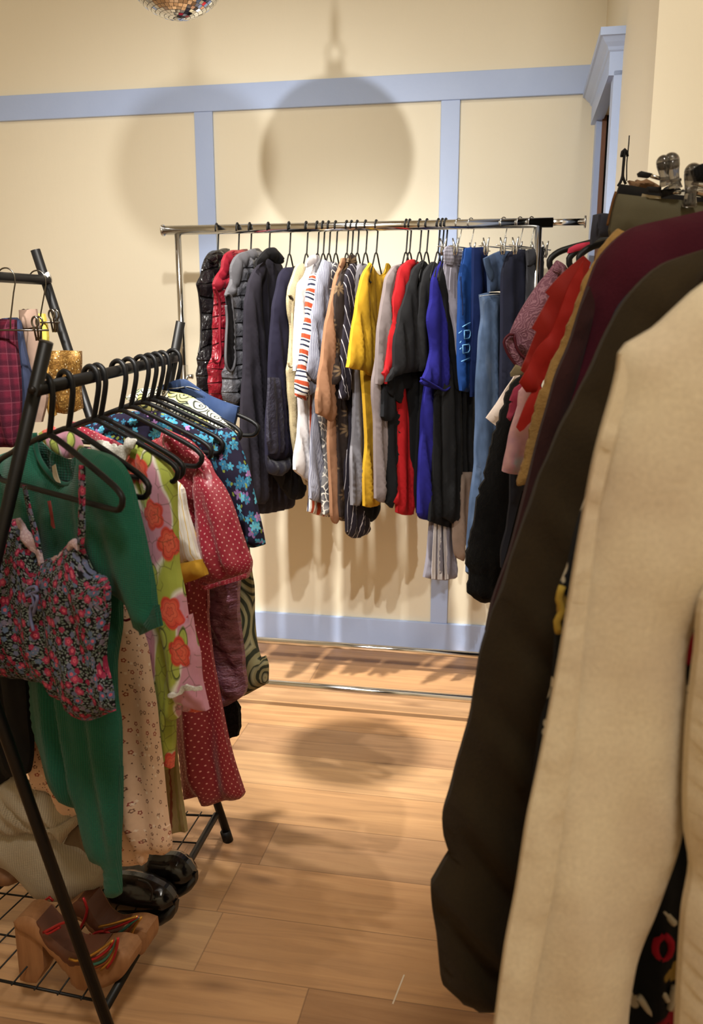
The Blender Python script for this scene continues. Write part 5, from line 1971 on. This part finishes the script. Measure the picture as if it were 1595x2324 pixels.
# clothes, far to near
pl, _ = right_plane(1.74)
garment('scarf', 'pointed white cloth hanging behind the black fleece coat', 'cloth', pl, [
    ('cloth', "i 600,900 470,1240 400,1340 310,1480 216,1612 262,1650 315,1690 340,1600 440,1400 640,1000", fabric((232, 214, 200), .8), dict(T=.012, R=.02, smooth=False))], GR)
pl, _ = right_plane(1.72)
LACEM = m_mauve_lace()
garment('blouse', 'mauve lace top with a dark red edged sleeve', 'top', pl, [
    ('body', "i 880,130 820,210 740,310 650,430 560,570 500,680 450,790 440,826 480,832 500,880 500,950 540,1010 620,1090 760,1000 900,650 1000,300 960,180", LACEM, dict(T=.03, R=.06, fold=(.008, .06, .3))),
    ('sleeve_frill', "i 440,826 398,868 384,902 402,960 430,1022 490,1102 540,1152 584,1182 622,1100 572,1042 532,1000 502,940 490,870 482,834", LACEM, dict(off=.024, T=.012, R=.03)),
    ('trim', ["i 482,832 440,826 396,870 386,902 404,962 432,1022 490,1102 540,1150 584,1180", "i 482,832 492,880 504,940 534,1000 574,1042 630,1080"], fabric((70, 16, 26), .6), dict(tube=.0026, off=.036)),
    ('rosette', "i 850,200 880,175 915,180 935,215 915,245 880,255 850,235", LACEM, dict(off=.03, T=.012, R=.012, h=.006, jag=.004)),
], GR)
pl, _ = right_plane(1.66)
OL2 = fabric((112, 98, 70), .8)
garment('blouse', 'folded olive sleeve tucked below the mauve lace', 'blouse', pl, [
    ('sleeve', "i 500,1110 562,1140 660,1180 640,1230 560,1205 490,1212 455,1226 448,1190 478,1142", OL2, dict(T=.016, R=.02)),
    ('cuff', "i 455,1282 480,1246 552,1240 640,1260 660,1400 590,1362 540,1352 470,1312", OL2, dict(off=.004, T=.014, R=.02)),
], GR)
pl, _ = right_plane(1.60)
BFL = m_wool((13, 12, 11), 1.0, 90)
garment('fleece_coat', 'black curly fleece coat with long hanging sleeve', 'coat', pl, [
    ('coat', "i 560,1200 452,1284 430,1350 390,1430 360,1530 330,1620 290,1760 250,1900 200,2120 150,2320 j 300,120 285,250 265,350 250,430 240,500 262,560 244,620 250,660 285,690 320,716 370,722 480,700 560,500 620,100 i 700,1500 640,1250", BFL, dict(T=.045, R=.07, jag=.007, wr=.006))], GR)
pl, _ = right_plane(1.52)
garment('top', 'raspberry frilled top behind the watercolour blouse', 'top', pl, [
    ('top', "i 560,1280 490,1326 440,1450 468,1462 440,1482 415,1612 440,1636 472,1562 560,1420", fabric((150, 50, 72), .8), dict(T=.014, R=.02, jag=.002, h=.008))], GR)
pl, _ = right_plane(1.49)
garment('blouse', 'pink and blue watercolour print blouse hem', 'blouse', pl, [
    ('blouse', "i 580,1300 526,1362 515,1500 490,1580 450,1700 430,1780 410,1900 386,2000 367,2112 430,2132 530,2142 620,2140 700,1900 720,1500 640,1300", m_watercolour(), dict(T=.02, R=.04))], GR)
pl, _ = right_plane(1.51)
garment('trousers', 'dark slate trousers under the watercolour blouse', 'trousers', pl, [
    ('trousers', "i 440,2050 700,2050 700,2324 j 560,80 520,220 470,420 440,520 440,420 470,300 480,220 490,150", fabric((44, 46, 56), .85), dict(T=.016))], GR)
pl, _ = right_plane(1.40)
REDC = fabric((160, 32, 24), .7, .1)
REDC2 = fabric((150, 34, 26), .6, .12)
garment('blouse', 'red tiered ruffle blouse between lace and maroon coat', 'blouse', pl, [
    ('tier', "i 1135,85 1040,160 900,285 776,430 816,466 740,600 648,770 690,800 640,930 560,1110 545,1165 620,1230 800,1100 1100,500 1200,150", REDC2, dict(T=.006, R=.02, fold=(.008, .06, .5))),
    ('tier', "i 1130,130 990,380 830,800 700,950 600,1150 532,1278 600,1372 680,1370 860,1100 1100,500", REDC, dict(off=.014, T=.008, R=.02, fold=(.009, .05, .5))),
    ('tier', "i 720,1300 640,1382 590,1470 503,1700 536,1742 572,1720 606,1676 640,1640 800,1400", REDC, dict(off=.018, T=.006, R=.02)),
], GR)
pl, _ = right_plane(1.30)
garment('shearling', 'tan fuzzy edged garment beside the maroon coat', 'coat', pl, [
    ('coat', "p 1400,520 1383,535 1363,560 1343,600 1323,640 1306,690 1288,740 1266,790 1248,830 1233,870 1219,905 1209,945 1200,985 1190,1030 1170,1100 1300,1100 1400,700 1440,540", m_wool((168, 132, 78), .9, 90), dict(T=.012, R=.03, jag=.0035, h=.008))], GR)
pl, _ = right_plane(1.20)
MAR = m_wool((70, 22, 34), .3, 160)
garment('coat', 'dark maroon wool coat right of the red ruffles', 'coat', pl, [
    ('body', "p 1800,420 1595,478 1500,500 1430,518 1387,550 1354,590 1334,640 1314,700 1289,780 1259,850 1240,920 1220,990 1205,1050 1190,1110 1170,1190 1154,1250 1134,1310 1113,1370 1100,1430 1300,1650 1800,1650", MAR, dict(T=.05, R=.09, h=.014, fold=(.010, .12, .35))),
    ('front_edge', "p 1334,650 1314,700 1289,780 1259,850 1240,920 1205,1050 1154,1250 1113,1370 1100,1430 1160,1420 1200,1250 1262,1000 1310,850 1345,700", m_wool((58, 34, 34), .3, 160), dict(off=.03, T=.02, R=.03, h=.014)),
], GR)
pl, _ = right_plane(1.12)
garment('jacket', 'navy jacket squeezed between the maroon and the brown coat', 'jacket', pl, [
    ('jacket', "p 1800,470 1600,572 1480,622 1405,690 1375,760 1340,850 1280,1000 1240,1150 1500,1300 1800,1300", m_wool((24, 26, 44), .3, 160), dict(T=.035, R=.07, h=.014))], GR)
pl, _ = right_plane(1.02)
OLB = m_wool((52, 42, 27), .3, 150)
garment('coat', 'long dark olive brown wool coat, longest on the right rack', 'coat', pl, [
    ('body', "p 1800,520 1640,555 1500,640 1440,720 1380,900 1330,1100 1290,1300 1240,1500 1180,1700 1130,1900 1090,2100 1075,2262 1118,2268 1300,2268 1500,2268 1800,2200", OLB, dict(off=-.03, T=.05, R=.09, h=.014, fold=(.012, .1, .1))),
    ('sleeve', "p 1640,552 1600,565 1500,600 1440,650 1400,705 1365,770 1330,850 1300,910 1270,965 1240,1040 1215,1095 1180,1200 1158,1260 1130,1350 1105,1420 1088,1480 1078,1550 1060,1640 1035,1730 1005,1845 1007,1900 1018,1930 990,1975 978,1997 981,2060 990,2120 998,2200 1003,2227 1030,2250 1055,2268 1085,2276 1118,2270 1180,2240 1225,2000 1262,1700 1320,1450 1380,1200 1440,950 1520,760", OLB, dict(T=.06, R=.12, h=.014, fold=(.014, .11, .9), wr=.003)),
], GR)
pl, _ = right_plane(.88)
garment('dress', 'black dress embroidered with red and yellow flowers', 'dress', pl, [
    ('dress', "p 1700,800 1500,850 1400,950 1340,1100 1306,1200 1286,1290 1272,1325 1259,1440 1250,1560 1225,1640 1210,1750 1190,1900 1150,2150 1120,2400 1110,2700 1700,2700", m_folk(), dict(T=.03, R=.06, h=.014, fold=(.010, .09, .1))),
    ('embroidery', ["p 1276,1330 1268,1360 1276,1385 1264,1410 1268,1436"], fabric((190, 160, 70)), dict(tube=.004, off=.012)),
    ('embroidered_ring', ["p 1505,2120 1490,2135 1488,2160 1500,2175 1518,2165 1522,2140 1505,2120"], fabric((170, 24, 50)), dict(tube=.0045, off=.036)),
    ('embroidered_leaf', "p 1498,2062 1515,2080 1530,2096", fabric((206, 198, 182)), dict(tube=.004, off=.034)),
    ('embroidered_leaf', "p 1450,2262 1470,2290 1490,2310", fabric((206, 198, 182)), dict(tube=.004, off=.034)),
    ('embroidered_leaf', "p 1500,2250 1515,2270", fabric((206, 198, 182)), dict(tube=.004, off=.034)),
    ('embroidered_leaf', "p 1530,2240 1520,2290", fabric((206, 198, 182)), dict(tube=.004, off=.034)),
], GR)
pl, _ = right_plane(.74, 2)
CRM = m_wool((242, 212, 182), .18, 200)
garment('coat', 'cream wool coat filling the right edge, nearest of all', 'coat', pl, [
    ('body', "p 2000,480 1800,560 1600,640 1540,690 1480,745 1420,780 1404,802 1399,842 1385,900 1365,970 1345,1050 1326,1150 1308,1250 1290,1360 1268,1490 1240,1640 1218,1750 1195,1860 1170,2020 1145,2150 1125,2300 1110,2420 1080,2800 1430,2800 1418,2330 1440,2180 1480,2080 1510,1990 1532,1920 1546,1850 1550,1700 1552,1620 1548,1500 1566,1420 1620,1360 1900,1100", CRM, dict(T=.03, R=.09, h=.014, fold=(.008, .13, .12), back=.4)),
    ('front_band', "p 1404,802 1399,842 1385,900 1365,970 1345,1050 1326,1150 1308,1250 1290,1360 1268,1490 1240,1640 1218,1750 1195,1860 1170,2020 1145,2150 1125,2300 1110,2420 1080,2800 1160,2800 1199,2318 1254,1998 1306,1640 1318,1478 1358,1140 1400,960 1420,850", CRM, dict(off=.027, T=.010, R=.015, h=.010, fold=(.001, .2, .1))),
    ('sleeve', "p 1900,1000 1600,1330 1574,1480 1556,1640 1549,1800 1553,1890 1563,1960 1546,2060 1536,2200 1530,2330 1525,2800 1900,2800", CRM, dict(off=.03, T=.06, R=.09, h=.014, fold=(.01, .12, .1))),
], GR)

# ------------------------------------------------------------------ bright highlight on a plank seam, built as a pale strip
a_, b_ = at_height(891, 2278, .0012), at_height(917, 2212, .0012)
d_ = (b_ - a_).normalized()
s_ = Vector((-d_.y, d_.x, 0)) * .0016
obj_ = obj('seam_glint', [a_ + s_, a_ - s_, b_ - s_, b_ + s_] + [q_ - Vector((0, 0, .0012)) for q_ in (a_ + s_, a_ - s_, b_ - s_, b_ + s_)],
           [(0, 1, 2, 3), (4, 7, 6, 5), (0, 4, 5, 1), (1, 5, 6, 2), (2, 6, 7, 3), (3, 7, 4, 0)], fabric((224, 206, 184), .6), smooth=False)
tag(obj_, 'thin pale strip painting the bright highlight on a floor seam', 'strip')
